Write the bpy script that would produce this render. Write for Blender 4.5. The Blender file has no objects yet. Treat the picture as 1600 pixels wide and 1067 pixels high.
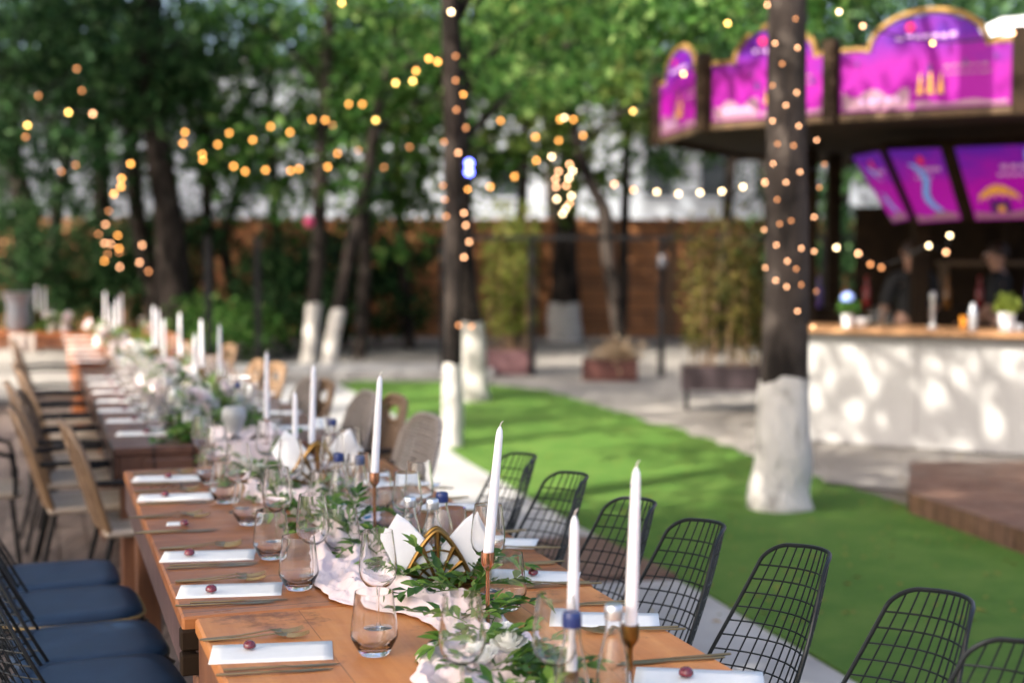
import bpy, math, random
import numpy as np
from mathutils import Vector, Matrix
R = math.radians
rnd = random.Random(7)
S = bpy.context.scene
COL = S.collection

# ------------------------------------------------------------------ camera, sky, sun, exposure
CAM_H, F = 1.55, 2222.0
PITCH = math.atan(143.0 / F)
cam = bpy.data.cameras.new('camera'); cam_o = bpy.data.objects.new('camera', cam); COL.objects.link(cam_o)
cam.lens = 50; cam.sensor_width = 36; cam.clip_end = 500; cam.clip_start = 0.05
cam_o.location = (0, 0, CAM_H); cam_o.rotation_euler = (R(90) - PITCH, 0, 0)
cam.dof.use_dof = True; cam.dof.focus_distance = 3.12; cam.dof.aperture_fstop = 1.85
S.camera = cam_o

SUN_DIR = Vector((-0.60, -0.50, 0.64)).normalized()          # towards the sun: behind the camera, over the deck side
sun_el = math.asin(SUN_DIR.z); sun_az = math.atan2(SUN_DIR.x, SUN_DIR.y)
w = bpy.data.worlds.new("World"); S.world = w; w.use_nodes = True
nt = w.node_tree
sky = nt.nodes.new('ShaderNodeTexSky'); sky.sky_type = 'NISHITA'; sky.sun_disc = False
sky.sun_elevation = sun_el; sky.sun_rotation = sun_az; sky.dust_density = 6.0; sky.air_density = 0.7; sky.ozone_density = .6
bg = nt.nodes['Background']; bg.inputs[1].default_value = 0.15
nt.links.new(sky.outputs[0], bg.inputs[0])
sun = bpy.data.lights.new('sun', 'SUN'); sun.energy = 3.7; sun.angle = R(0.5); sun.color = (1, .93, .82)
sun_o = bpy.data.objects.new('sun', sun); COL.objects.link(sun_o)
sun_o.rotation_euler = SUN_DIR.to_track_quat('Z', 'Y').to_euler()
S.view_settings.view_transform = 'Standard'; S.view_settings.look = 'None'
S.view_settings.exposure = 1.88; S.view_settings.gamma = 1
S.render.engine = 'CYCLES'
cy = S.cycles
cy.max_bounces = 14; cy.transparent_max_bounces = 24; cy.diffuse_bounces = 4; cy.glossy_bounces = 3; cy.transmission_bounces = 12
cy.caustics_reflective = False; cy.caustics_refractive = True; cy.sample_clamp_indirect = 4
cy.use_denoising = True
try: cy.denoiser = 'OPENIMAGEDENOISE'
except Exception: pass

# ------------------------------------------------------------------ photograph measurements -> world points
def ray(px, py):
    x = (px - 800) / F; y = -(py - 533.5) / F
    c, s = math.cos(PITCH), math.sin(PITCH)
    return Vector((x, c + y * s, -s + y * c))
def P(px, py, z=0.0):                       # on the horizontal plane z
    d = ray(px, py); t = (z - CAM_H) / d.z
    return Vector((d.x * t, d.y * t, z))
def Q(px, py, Y):                           # at distance Y
    d = ray(px, py); t = Y / d.y
    return Vector((d.x * t, Y, CAM_H + d.z * t))
TH = 0.75
PHI = math.atan2(743, F)
U = Vector((-math.sin(PHI), math.cos(PHI), 0)); V = Vector((math.cos(PHI), math.sin(PHI), 0))
T0 = P(285, 965, TH)
def UV(u, v, z=TH):
    p = T0 + U * u + V * v; p.z = z; return p
def to_uv(p): d = p - T0; return d.dot(U), d.dot(V)

# ------------------------------------------------------------------ materials
def new_mat(name):
    m = bpy.data.materials.new(name); m.use_nodes = True
    return m, m.node_tree, m.node_tree.nodes['Principled BSDF']
def node(t, kind, **kw):
    n = t.nodes.new(kind)
    for k, v in kw.items(): setattr(n, k, v)
    return n
def ramp(t, fac, stops):
    r = node(t, 'ShaderNodeValToRGB'); e = r.color_ramp.elements
    while len(e) < len(stops): e.new(0.5)
    for i, (p, c) in enumerate(stops): e[i].position = p; e[i].color = (*c[:3], 1)
    t.links.new(fac, r.inputs[0]); return r.outputs[0]
def coords(t, scale=(1, 1, 1), kind='Object'):
    c = node(t, 'ShaderNodeTexCoord'); m = node(t, 'ShaderNodeMapping'); m.inputs['Scale'].default_value = scale
    t.links.new(c.outputs[kind], m.inputs[0]); return m.outputs[0]
def noise(t, vec, scale, detail=4, rough=.55):
    n = node(t, 'ShaderNodeTexNoise'); n.inputs['Scale'].default_value = scale; n.inputs['Detail'].default_value = detail
    n.inputs['Roughness'].default_value = rough; t.links.new(vec, n.inputs['Vector']); return n.outputs['Fac']
def bump(t, b, h, strength=.3, dist=.01):
    n = node(t, 'ShaderNodeBump'); n.inputs['Strength'].default_value = strength; n.inputs['Distance'].default_value = dist
    t.links.new(h, n.inputs['Height']); t.links.new(n.outputs[0], b.inputs['Normal'])
def M(name, c1, c2=None, rough=.6, metal=0, scale=6, stretch=(1, 1, 1), bmp=0, bscale=None, coat=0, emit=None, estr=0, spec=None, bdist=.01, lo=.3, hi=.7):
    m, t, b = new_mat(name)
    b.inputs['Roughness'].default_value = rough; b.inputs['Metallic'].default_value = metal
    if spec is not None: b.inputs['Specular IOR Level'].default_value = spec
    if coat: b.inputs['Coat Weight'].default_value = coat; b.inputs['Coat Roughness'].default_value = .12
    if c2 is None: c2 = tuple(min(1, x * 1.25) for x in c1)
    v = coords(t, stretch); n = noise(t, v, scale)
    t.links.new(ramp(t, n, [(lo, c1), (hi, c2)]), b.inputs['Base Color'])
    if bmp: bump(t, b, noise(t, v, bscale or scale * 3, 5, .65), bmp, bdist)
    if emit: b.inputs['Emission Color'].default_value = (*emit, 1); b.inputs['Emission Strength'].default_value = estr
    return m
def wood(name, dark, light, plank=0.12, axis=0, rough=.35, gap=.012, coat=.0, grain=(30, 2.2, 30)):
    """planks side by side along one object axis, grain along the other, worn spots"""
    m, t, b = new_mat(name)
    b.inputs['Roughness'].default_value = rough
    if coat: b.inputs['Coat Weight'].default_value = coat; b.inputs['Coat Roughness'].default_value = .2
    c = node(t, 'ShaderNodeTexCoord'); sep = node(t, 'ShaderNodeSeparateXYZ'); t.links.new(c.outputs['Object'], sep.inputs[0])
    def math_(op, a, bb):
        n = node(t, 'ShaderNodeMath', operation=op)
        for i, x in enumerate((a, bb)):
            if hasattr(x, 'links') or hasattr(x, 'is_linked'): t.links.new(x, n.inputs[i])
            else: n.inputs[i].default_value = x
        return n.outputs[0]
    s = math_('DIVIDE', sep.outputs[axis], plank); fr = math_('FRACT', s, 0); fl = math_('FLOOR', s, 0)
    wn = node(t, 'ShaderNodeTexWhiteNoise', noise_dimensions='1D'); t.links.new(fl, wn.inputs['W'])
    mp = node(t, 'ShaderNodeMapping'); mp.inputs['Scale'].default_value = grain; t.links.new(c.outputs['Object'], mp.inputs[0])
    vadd = node(t, 'ShaderNodeVectorMath', operation='ADD'); t.links.new(mp.outputs[0], vadd.inputs[0])
    cmb = node(t, 'ShaderNodeCombineXYZ'); t.links.new(math_('MULTIPLY', wn.outputs[0], 37.), cmb.inputs[1]); t.links.new(cmb.outputs[0], vadd.inputs[1])
    g = noise(t, vadd.outputs[0], 1.0, 6, .6)
    g2 = noise(t, c.outputs['Object'], 5, 4, .6)
    mix = math_('ADD', math_('MULTIPLY', g, .6), math_('ADD', math_('MULTIPLY', wn.outputs[0], .22), math_('MULTIPLY', g2, .22)))
    colr = ramp(t, mix, [(.3, dark), (.75, light)])
    g3 = noise(t, c.outputs['Object'], 11, 6, .7); g4 = noise(t, c.outputs['Object'], 2.3, 3, .5)
    wear = ramp(t, math_('ADD', math_('MULTIPLY', g3, .6), math_('MULTIPLY', g4, .4)), [(.35, (.34, .29, .27)), (.44, (.92, .9, .9)), (.60, (1, 1, 1)), (.70, (1.0, 1.0, 1.0))])
    mw = node(t, 'ShaderNodeMix', data_type='RGBA', blend_type='MULTIPLY'); mw.inputs[0].default_value = 1; t.links.new(colr, mw.inputs[6]); t.links.new(wear, mw.inputs[7]); colr = mw.outputs[2]
    seam = math_('LESS_THAN', fr, gap / plank)
    mx = node(t, 'ShaderNodeMix', data_type='RGBA'); t.links.new(seam, mx.inputs[0]); t.links.new(colr, mx.inputs[6])
    mx.inputs[7].default_value = (dark[0] * .3, dark[1] * .3, dark[2] * .3, 1)
    t.links.new(mx.outputs[2], b.inputs['Base Color'])
    h = math_('SUBTRACT', math_('MULTIPLY', g, .25), seam)
    bump(t, b, h, .35, .003)
    rr = node(t, 'ShaderNodeMapRange'); t.links.new(g2, rr.inputs[0]); rr.inputs[1].default_value = .3; rr.inputs[2].default_value = .7
    rr.inputs[3].default_value = rough * .7; rr.inputs[4].default_value = rough * 1.4; t.links.new(rr.outputs[0], b.inputs['Roughness'])
    return m
def leafmat(name, stops, trans=.35, rough=.6, spec=.12):
    m, t, b = new_mat(name); out = t.nodes['Material Output']
    g = node(t, 'ShaderNodeNewGeometry')
    c = ramp(t, g.outputs['Random Per Island'], stops)
    t.links.new(c, b.inputs['Base Color']); b.inputs['Roughness'].default_value = rough; b.inputs['Specular IOR Level'].default_value = spec
    tr = node(t, 'ShaderNodeBsdfTranslucent'); hs = node(t, 'ShaderNodeHueSaturation'); hs.inputs['Value'].default_value = 1.5
    t.links.new(c, hs.inputs['Color']); t.links.new(hs.outputs[0], tr.inputs[0])
    mx = node(t, 'ShaderNodeMixShader'); mx.inputs[0].default_value = trans
    t.links.new(b.outputs[0], mx.inputs[1]); t.links.new(tr.outputs[0], mx.inputs[2]); t.links.new(mx.outputs[0], out.inputs[0])
    return m
def thin_glass(name, tint=(.985, .99, .99), edge=(.70, .74, .75), ior=1.5, rough=.0):
    m, t, b = new_mat(name); out = t.nodes['Material Output']; t.nodes.remove(b)
    lw = node(t, 'ShaderNodeLayerWeight'); lw.inputs[0].default_value = .25
    c = ramp(t, lw.outputs['Facing'], [(.0, tint), (.35, tint), (.95, edge)])
    tr = node(t, 'ShaderNodeBsdfTransparent'); t.links.new(c, tr.inputs[0])
    gl = node(t, 'ShaderNodeBsdfGlossy'); gl.inputs['Roughness'].default_value = rough
    lf = node(t, 'ShaderNodeLayerWeight'); lf.inputs[0].default_value = .5
    pw = node(t, 'ShaderNodeMath', operation='POWER'); t.links.new(lf.outputs['Facing'], pw.inputs[0]); pw.inputs[1].default_value = 4.5
    fr = node(t, 'ShaderNodeMath', operation='MULTIPLY_ADD'); t.links.new(pw.outputs[0], fr.inputs[0]); fr.inputs[1].default_value = .85; fr.inputs[2].default_value = .035
    mx = node(t, 'ShaderNodeMixShader'); t.links.new(fr.outputs[0], mx.inputs[0]); t.links.new(tr.outputs[0], mx.inputs[1]); t.links.new(gl.outputs[0], mx.inputs[2])
    t.links.new(mx.outputs[0], out.inputs[0]); return m
def emitter(name, c, s):
    m, t, b = new_mat(name); b.inputs['Base Color'].default_value = (*c, 1)
    b.inputs['Emission Color'].default_value = (*c, 1); b.inputs['Emission Strength'].default_value = s
    m.cycles.emission_sampling = 'NONE'
    return m

def clear_glass(name, c=(1, 1, 1), ior=1.45):
    m, t, b = new_mat(name); b.inputs['Base Color'].default_value = (*c, 1); b.inputs['Transmission Weight'].default_value = 1
    b.inputs['Roughness'].default_value = 0; b.inputs['IOR'].default_value = ior
    return m
GLASS = clear_glass('glass')
m_, t_, b_ = new_mat('solid_glass'); b_.inputs['Transmission Weight'].default_value = 1; b_.inputs['Roughness'].default_value = .0; b_.inputs['IOR'].default_value = 1.45; SOLID = m_
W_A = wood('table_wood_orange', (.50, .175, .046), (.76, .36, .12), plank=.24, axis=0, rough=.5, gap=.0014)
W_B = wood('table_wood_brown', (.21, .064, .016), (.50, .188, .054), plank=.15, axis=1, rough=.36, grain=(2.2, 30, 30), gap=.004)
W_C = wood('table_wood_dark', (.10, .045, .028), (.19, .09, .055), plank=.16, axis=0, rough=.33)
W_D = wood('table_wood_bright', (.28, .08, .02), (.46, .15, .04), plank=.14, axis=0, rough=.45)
APRON = M('apron_paint', (.075, .042, .038), (.14, .085, .078), rough=.45, scale=9, stretch=(4, 1, 1), bmp=.3)
LEGW = M('leg_wood', (.13, .05, .025), (.24, .10, .045), rough=.5, scale=8, stretch=(3, 3, .5), bmp=.2)
DECK = wood('deck_boards', (.10, .075, .062), (.19, .15, .13), plank=.14, axis=0, rough=.55, gap=.012)
DECKB = wood('dark_boards', (.085, .042, .026), (.17, .095, .062), plank=.14, axis=1, rough=.5, grain=(2, 26, 26))
CARD = M('card_paper', (.82, .81, .77), (.86, .85, .81), rough=.75, scale=40)
CANDY = M('dark_red_glaze', (.11, .008, .018), (.20, .02, .035), rough=.18, coat=.6, scale=60)
GOLD = M('bronze_gold', (.30, .21, .10), (.34, .24, .12), rough=.28, metal=1, scale=20)
COPPER = M('copper', (.62, .30, .18), (.72, .38, .24), rough=.18, metal=1, scale=20)
BRASS = M('antique_brass', (.17, .095, .026), (.25, .145, .045), rough=.36, metal=1, scale=18)
WAX = M('white_wax', (.80, .79, .82), (.86, .85, .87), rough=.38, scale=9)
b_ = WAX.node_tree.nodes['Principled BSDF']; b_.inputs['Subsurface Weight'].default_value = .25; b_.inputs['Subsurface Radius'].default_value = (.02, .015, .012); b_.inputs['Subsurface Scale'].default_value = .5
WICK = M('wick', (.5, .47, .43), rough=.9)
BLACKW = M('black_wire', (.004, .006, .007), (.008, .011, .012), rough=.38, spec=.35, scale=30)
LEATHER = M('navy_leather', (.010, .026, .060), (.017, .040, .085), rough=.45, spec=.3, scale=8, bmp=.25, bscale=160, bdist=.001)
LEATHERT = M('piping_tan', (.34, .24, .10), rough=.5)
PINK = M('pink_cloth', (.74, .60, .585), (.82, .69, .67), rough=.9, scale=14, bmp=.25, bscale=140, bdist=.002)
PINKD = M('cream_cloth', (.34, .29, .26), (.40, .35, .31), rough=.9)
NAPK = M('white_napkin', (.80, .80, .81), (.86, .86, .86), rough=.9, scale=30, bmp=.2, bscale=90, bdist=.001)
LEAF = leafmat('garland_leaf', [(0, (.025, .075, .010)), (.45, (.06, .15, .020)), (.8, (.13, .24, .035)), (1, (.24, .34, .08))], .3, .4, .35)
STEM = M('green_stem', (.10, .14, .04), rough=.6)
PETAL = leafmat('white_petal', [(0, (.75, .74, .68)), (1, (.84, .83, .80))], .25, .6)
PETALP = leafmat('blush_petal', [(0, (.72, .60, .60)), (.5, (.80, .72, .72)), (1, (.86, .82, .82))], .25, .6)
CAPB = M('blue_cap', (.008, .022, .11), (.014, .034, .16), rough=.35)
CAPS = M('silver_cap', (.55, .57, .60), (.68, .70, .73), rough=.3, metal=.9)
LABT = M('teal_label', (.02, .20, .34), (.03, .26, .42), rough=.5); LABW = M('white_label', (.75, .77, .80), rough=.5)
WICKER = None
def wicker(name, a, b2):
    m, t, b = new_mat(name); b.inputs['Roughness'].default_value = .65
    v = coords(t)
    wv = node(t, 'ShaderNodeTexWave', wave_type='BANDS', bands_direction='Z'); wv.inputs['Scale'].default_value = 22; wv.inputs['Distortion'].default_value = .6; t.links.new(v, wv.inputs[0])
    wx = node(t, 'ShaderNodeTexWave', wave_type='BANDS', bands_direction='X'); wx.inputs['Scale'].default_value = 14; wx.inputs['Distortion'].default_value = .6; t.links.new(v, wx.inputs[0])
    mu = node(t, 'ShaderNodeMath', operation='MULTIPLY'); t.links.new(wv.outputs['Fac'], mu.inputs[0]); t.links.new(wx.outputs['Fac'], mu.inputs[1])
    n = noise(t, v, 7); ad = node(t, 'ShaderNodeMath', operation='ADD'); t.links.new(mu.outputs[0], ad.inputs[0])
    ad2 = node(t, 'ShaderNodeMath', operation='MULTIPLY'); ad2.inputs[1].default_value = .5; t.links.new(n, ad2.inputs[0]); t.links.new(ad2.outputs[0], ad.inputs[1])
    t.links.new(ramp(t, ad.outputs[0], [(.1, a), (1, b2)]), b.inputs['Base Color']); bump(t, b, mu.outputs[0], .6, .004)
    return m
WK_G = wicker('grey_wicker', (.16, .13, .11), (.36, .31, .27)); WK_T = wicker('tan_wicker', (.12, .07, .04), (.28, .18, .105))
BAMBOO = M('tan_cane', (.13, .075, .038), (.24, .145, .075), rough=.5, scale=14, stretch=(1, 1, .3))
SLAT = wood('seat_slats', (.28, .22, .16), (.52, .43, .34), plank=.075, axis=0, rough=.55, gap=.01)
TURF = None
def turf():
    m, t, b = new_mat('artificial_turf'); b.inputs['Roughness'].default_value = .85; b.inputs['Specular IOR Level'].default_value = .2
    v = coords(t); n1 = noise(t, v, 90, 5, .8); n2 = noise(t, v, 2.2, 7, .72)
    ad = node(t, 'ShaderNodeMath', operation='MULTIPLY_ADD'); t.links.new(n2, ad.inputs[0]); ad.inputs[1].default_value = .7
    m2 = node(t, 'ShaderNodeMath', operation='MULTIPLY'); m2.inputs[1].default_value = .4; t.links.new(n1, m2.inputs[0]); t.links.new(m2.outputs[0], ad.inputs[2])
    t.links.new(ramp(t, ad.outputs[0], [(.28, (.034, .095, .012)), (.52, (.072, .158, .022)), (.72, (.125, .205, .038))]), b.inputs['Base Color'])
    bump(t, b, n1, .9, .02); return m
TURF = turf()
CONC = M('concrete_path', (.23, .225, .22), (.32, .315, .305), rough=.8, scale=2.5, bmp=.3, bscale=60, bdist=.004)
PAVE = M('plaza_paving', (.14, .128, .115), (.25, .23, .205), rough=.85, scale=1.4, bmp=.4, bscale=40, bdist=.006)
SOIL = M('bare_soil', (.10, .085, .07), (.20, .17, .14), rough=.95, scale=1.5, bmp=.6, bscale=18, bdist=.02)
BARK = M('bark', (.009, .007, .006), (.070, .055, .046), rough=.95, spec=.15, scale=5, stretch=(1, 1, .4), bmp=1.0, bscale=26, bdist=.03, lo=.42, hi=.78)
BARK2 = M('grey_bark', (.014, .011, .009), (.13, .105, .09), rough=.95, spec=.15, scale=4, stretch=(1, 1, .4), bmp=1.0, bscale=26, bdist=.03, lo=.36, hi=.80)
LIME = M('limewash', (.24, .22, .195), (.50, .475, .44), rough=.95, spec=.1, scale=9, stretch=(1, 1, .4), bmp=1.0, bscale=26, bdist=.03, lo=.30, hi=.47)
BARW = M('bar_white_paint', (.30, .293, .283), (.35, .342, .33), rough=.6, scale=2)
BARTOP = M('bar_top_wood', (.22, .11, .05), (.38, .21, .10), rough=.35, scale=5, stretch=(.6, 6, 6))
KWOOD = M('kiosk_wood', (.055, .032, .016), (.13, .075, .035), rough=.6, scale=6, stretch=(1, 1, .3), bmp=.3)
KDARK = M('kiosk_dark', (.012, .007, .004), (.030, .017, .008), rough=.75, spec=.15, scale=5)
TRIM = M('ochre_trim', (.16, .085, .022), (.32, .19, .06), rough=.7, spec=.2, scale=9, bmp=.3)
FENCEM = wood('fence_boards', (.15, .055, .016), (.34, .135, .042), plank=.22, axis=2, rough=.6, grain=(1.2, 20, 20), gap=.02)
PLASTER = M('white_plaster', (.24, .265, .30), (.30, .325, .36), rough=.85, scale=.7, bmp=.2, bscale=20)
WINDK = M('window_glass', (.02, .025, .03), (.05, .06, .07), rough=.1)
BLACKM = M('black_metal', (.006, .006, .007), (.011, .011, .012), rough=.6, spec=.15, scale=12)
PLANTP = M('plum_planter', (.10, .045, .05), (.16, .075, .08), rough=.6, scale=4); PLANTD = M('dark_planter', (.022, .013, .016), (.04, .024, .028), rough=.6, scale=4); PLANTR = M('russet_planter', (.05, .013, .010), (.085, .024, .018), rough=.6, scale=4)
BULB_O = emitter('bulb_amber', (1, .42, .09), 3.4); BULB_W = emitter('bulb_warm_white', (1, .70, .38), 5); BULB_Y = emitter('bulb_yellow', (1, .58, .14), 4); BULB_P = emitter('bulb_peach', (1, .48, .24), 3.2); BULB_D = emitter('bulb_dim', (1, .40, .15), 1.2)
BULB_B = emitter('lamp_blue', (.10, .12, 1), 6)

# ------------------------------------------------------------------ mesh builder
class MB:
    def __init__(s): s.v = []; s.f = []
    def add(s, vs, fs):
        o = len(s.v); s.v += [tuple(x) for x in vs]; s.f += [tuple(i + o for i in f) for f in fs]; return s
    def box(s, c, d, rz=0, rx=0, ry=0, bev=0):
        hx, hy, hz = d[0] / 2, d[1] / 2, d[2] / 2
        m = Matrix.Translation(Vector(c)) @ Matrix.Rotation(rz, 4, 'Z') @ Matrix.Rotation(ry, 4, 'Y') @ Matrix.Rotation(rx, 4, 'X')
        if bev <= 0:
            vs = [Vector((x, y, z)) for z in (-hz, hz) for x, y in ((-hx, -hy), (hx, -hy), (hx, hy), (-hx, hy))]
            fs = [(3, 2, 1, 0), (4, 5, 6, 7)] + [(i, (i + 1) % 4, 4 + (i + 1) % 4, 4 + i) for i in range(4)]
        else:
            b = min(bev, hx * .9, hy * .9, hz * .9)
            vs = []
            for z, k in ((-hz, b), (-hz + b, 0), (hz - b, 0), (hz, b)):
                for x, y in ((-hx + k, -hy + b), (-hx + b, -hy + k), (hx - b, -hy + k), (hx - k, -hy + b), (hx - k, hy - b), (hx - b, hy - k), (-hx + b, hy - k), (-hx + k, hy - b)):
                    vs.append(Vector((x, y, z)))
            fs = [tuple(range(7, -1, -1)), tuple(range(24, 32))]
            for l in range(3):
                for i in range(8): fs.append((l * 8 + i, l * 8 + (i + 1) % 8, l * 8 + 8 + (i + 1) % 8, l * 8 + 8 + i))
        return s.add([m @ v for v in vs], fs)
    def lathe(s, prof, n=24, c=(0, 0, 0), close=True):
        vs, fs = [], []
        for r, z in prof:
            for i in range(n):
                a = 2 * math.pi * i / n; vs.append((c[0] + r * math.cos(a), c[1] + r * math.sin(a), c[2] + z))
        for k in range(len(prof) - 1):
            for i in range(n): j = (i + 1) % n; fs.append((k * n + i, k * n + j, k * n + n + j, k * n + n + i))
        if close:
            fs.append(tuple(range(n - 1, -1, -1))); o = (len(prof) - 1) * n; fs.append(tuple(range(o, o + n)))
        return s.add(vs, fs)
    def tube(s, pts, rad, n=6, cyclic=False, flat=1.0):
        pts = [Vector(p) for p in pts]; k = len(pts)
        rs = rad if isinstance(rad, (list, tuple)) else [rad] * k
        vs, fs = [], []; side = None
        for i in range(k):
            a = pts[(i - 1) % k] if (cyclic or i > 0) else pts[i]; b = pts[(i + 1) % k] if (cyclic or i < k - 1) else pts[i]
            d = (b - a); d = d.normalized() if d.length > 1e-9 else Vector((0, 0, 1))
            if side is None: side = d.orthogonal().normalized()
            side = (side - d * side.dot(d)); side = side.normalized() if side.length > 1e-6 else d.orthogonal().normalized()
            up = d.cross(side)
            for j in range(n):
                an = 2 * math.pi * j / n; vs.append(pts[i] + side * (rs[i] * math.cos(an)) + up * (rs[i] * math.sin(an) * flat))
        for i in range(k if cyclic else k - 1):
            for j in range(n):
                q = (j + 1) % n; i2 = (i + 1) % k; fs.append((i * n + j, i * n + q, i2 * n + q, i2 * n + j))
        if not cyclic: fs.append(tuple(range(n - 1, -1, -1))); o = (k - 1) * n; fs.append(tuple(range(o, o + n)))
        return s.add(vs, fs)
    def grid(s, fn, nu, nv):
        vs = [fn(i / nu, j / nv) for j in range(nv + 1) for i in range(nu + 1)]
        fs = [(j * (nu + 1) + i, j * (nu + 1) + i + 1, (j + 1) * (nu + 1) + i + 1, (j + 1) * (nu + 1) + i) for j in range(nv) for i in range(nu)]
        return s.add(vs, fs)
    def prism(s, poly, z0, z1):                                   # polygon (x,y) raised from z0 to z1
        n = len(poly); vs = [(x, y, z0) for x, y in poly] + [(x, y, z1) for x, y in poly]
        return s.add(vs, [tuple(range(n - 1, -1, -1)), tuple(range(n, 2 * n))] + [(i, (i + 1) % n, n + (i + 1) % n, n + i) for i in range(n)])
    def plate(s, poly, y0, y1):                                   # polygon (x,z) with thickness along y
        n = len(poly); vs = [(x, y0, z) for x, z in poly] + [(x, y1, z) for x, z in poly]
        return s.add(vs, [tuple(range(n)), tuple(range(2 * n - 1, n - 1, -1))] + [((i + 1) % n, i, n + i, n + (i + 1) % n) for i in range(n)])
    def mesh(s, name, smooth=True, ang=40):
        me = bpy.data.meshes.new(name); me.from_pydata(s.v, [], s.f); me.update()
        if smooth:
            me.polygons.foreach_set('use_smooth', [True] * len(me.polygons))
            try: me.set_sharp_from_angle(angle=R(ang))
            except Exception: pass
        return me
def obj(name, mb, mat, parent=None, smooth=True, ang=40, loc=None):
    me = mb.mesh(name, smooth, ang) if isinstance(mb, MB) else mb
    if mat and not me.materials: me.materials.append(mat)
    o = bpy.data.objects.new(name, me); COL.objects.link(o)
    if parent: o.parent = parent
    if loc is not None: o.location = loc
    return o
def tag(o, label, cat, group=None, kind=None):
    o['label'] = label; o['category'] = cat
    if group: o['group'] = group
    if kind: o['kind'] = kind
    return o
def thing(name, label, cat, loc=(0, 0, 0), rz=0, group=None):
    o = bpy.data.objects.new(name, None); COL.objects.link(o); o.empty_display_size = .05
    o.location = loc; o.rotation_euler = (0, 0, rz)
    return tag(o, label, cat, group)
def struct(name, mb, mat, smooth=False):
    o = obj(name, mb, mat, None, smooth); o['kind'] = 'structure'; return o
def copy_tree(o, parent=None):
    c = o.copy(); COL.objects.link(c)
    if parent: c.parent = parent
    for ch in [x for x in KIDS.get(o.name, [])]: copy_tree(ch, c)
    return c
KIDS = {}
class Kind:
    """first use moves the original, later uses copy it with its parts"""
    def __init__(s, root): s.root = root; s.used = False; s.scan(root)
    def scan(s, o):
        ks = [x for x in COL.objects if x.parent == o]; KIDS[o.name] = ks
        for k in ks: s.scan(k)
    def put(s, loc, rz=0, label=None, group=None, tilt=None, scale=None):
        o = copy_tree(s.root) if s.used else s.root
        s.used = True
        o.location = loc; o.rotation_euler = (tilt[0] if tilt else 0, tilt[1] if tilt else 0, rz)
        if scale: o.scale = (scale,) * 3 if not isinstance(scale, tuple) else scale
        if label: o['label'] = label
        if group: o['group'] = group
        return o
ORD = ['nearest', 'second nearest', 'third nearest', 'fourth nearest', 'fifth nearest', 'sixth nearest', 'seventh nearest', 'eighth nearest', 'ninth nearest', 'tenth nearest', 'eleventh nearest', 'twelfth nearest', 'thirteenth nearest', 'fourteenth nearest']

# ------------------------------------------------------------------ ground
g = MB(); g.add([(-90, -40, -.03), (90, -40, -.03), (90, 160, -.03), (-90, 160, -.03)], [(0, 1, 2, 3)])
struct('ground', g, SOIL)
def sheet(name, pts, z, mat):
    m = MB(); m.add([(p[0], p[1], z) for p in pts], [tuple(range(len(pts)))]); return struct(name, m, mat)
# paved plaza
sheet('plaza', [(-14, 14.6), (-4, 14.6), (16, -2), (30, 6), (30, 23.2), (-14, 23.2)], -.012, PAVE)
lawn_px = [(1900, 1390), (1340, 1067), (1100, 926), (905, 822), (722, 716), (640, 660), (530, 600)]
lawn_far = [(560, 596), (690, 597), (760, 600), (860, 612), (930, 634), (1000, 655), (1090, 683), (1170, 712), (1290, 755), (1420, 790), (1600, 860), (1900, 985)]
pts = []
_near, _far = [P(*a) for a in lawn_px], [P(*a) for a in lawn_far]
for seq, jit in ((_near, .008), (_far, .05)):
    for i in range(len(seq) - 1):
        for q in range(8): v = seq[i].lerp(seq[i + 1], q / 8); pts.append(v + Vector((rnd.uniform(-jit, jit), rnd.uniform(-jit, jit), 0)))
    pts.append(seq[-1])
m = MB(); m.prism([(p.x, p.y) for p in pts][::-1], -.02, .012); struct('lawn', m, TURF)
# concrete path beside the lawn and along its far end
e = [P(*a) for a in lawn_px]
m = MB()
left = [p + Vector((-1.5, -.35, 0)) for p in e]
m.add([(p.x, p.y, .0) for p in e] + [(p.x, p.y, .0) for p in left], [(i, i + 1, len(e) + i + 1, len(e) + i) for i in range(len(e) - 1)])
struct('path', m, CONC)
k = MB(); a, b = P(400, 590), P(720, 592)
k.box(((a.x + b.x) / 2, 17.9, .03), (b.x - a.x + .8, 1.0, .10), bev=.01); struct('kerb', k, CONC)
# boards laid across the path
w1, w2 = P(936, 844), P(1058, 905)
bw = MB(); bw.prism([(w2.x, w2.y), (w1.x, w1.y), (w1.x - 1.35, w1.y - .2), (w2.x - 1.35, w2.y - .2)], -.01, .026)
tag(obj('boardwalk', bw, DECKB, None, False), 'strip of brown boards laid across the pale path behind the wire chairs', 'boardwalk')
# timber deck on the seating side
m = MB()
for i in range(46):
    v = -5.9 + i * .148
    if v > .75: break
    a0 = UV(-3.2, v, -.008); b0 = UV(12.5, v, -.008); c = (a0 + b0) / 2
    m.box((c.x, c.y, -.014), (.140, 15.7, .024), rz=PHI)
dk = struct('deck', m, DECK)
# raised dark platform near the bar
g1, g2 = P(1418, 803), P(1700, 905)
m = MB(); m.prism([(g1.x, g1.y), (g2.x, g2.y), (9.5, 5.6), (9.5, 9.5), (2.68, 9.5)], -.02, .13)
tag(obj('wooden_platform', m, DECKB, None, False), 'low dark brown timber platform at the lawn edge beside the bar', 'platform')

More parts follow.
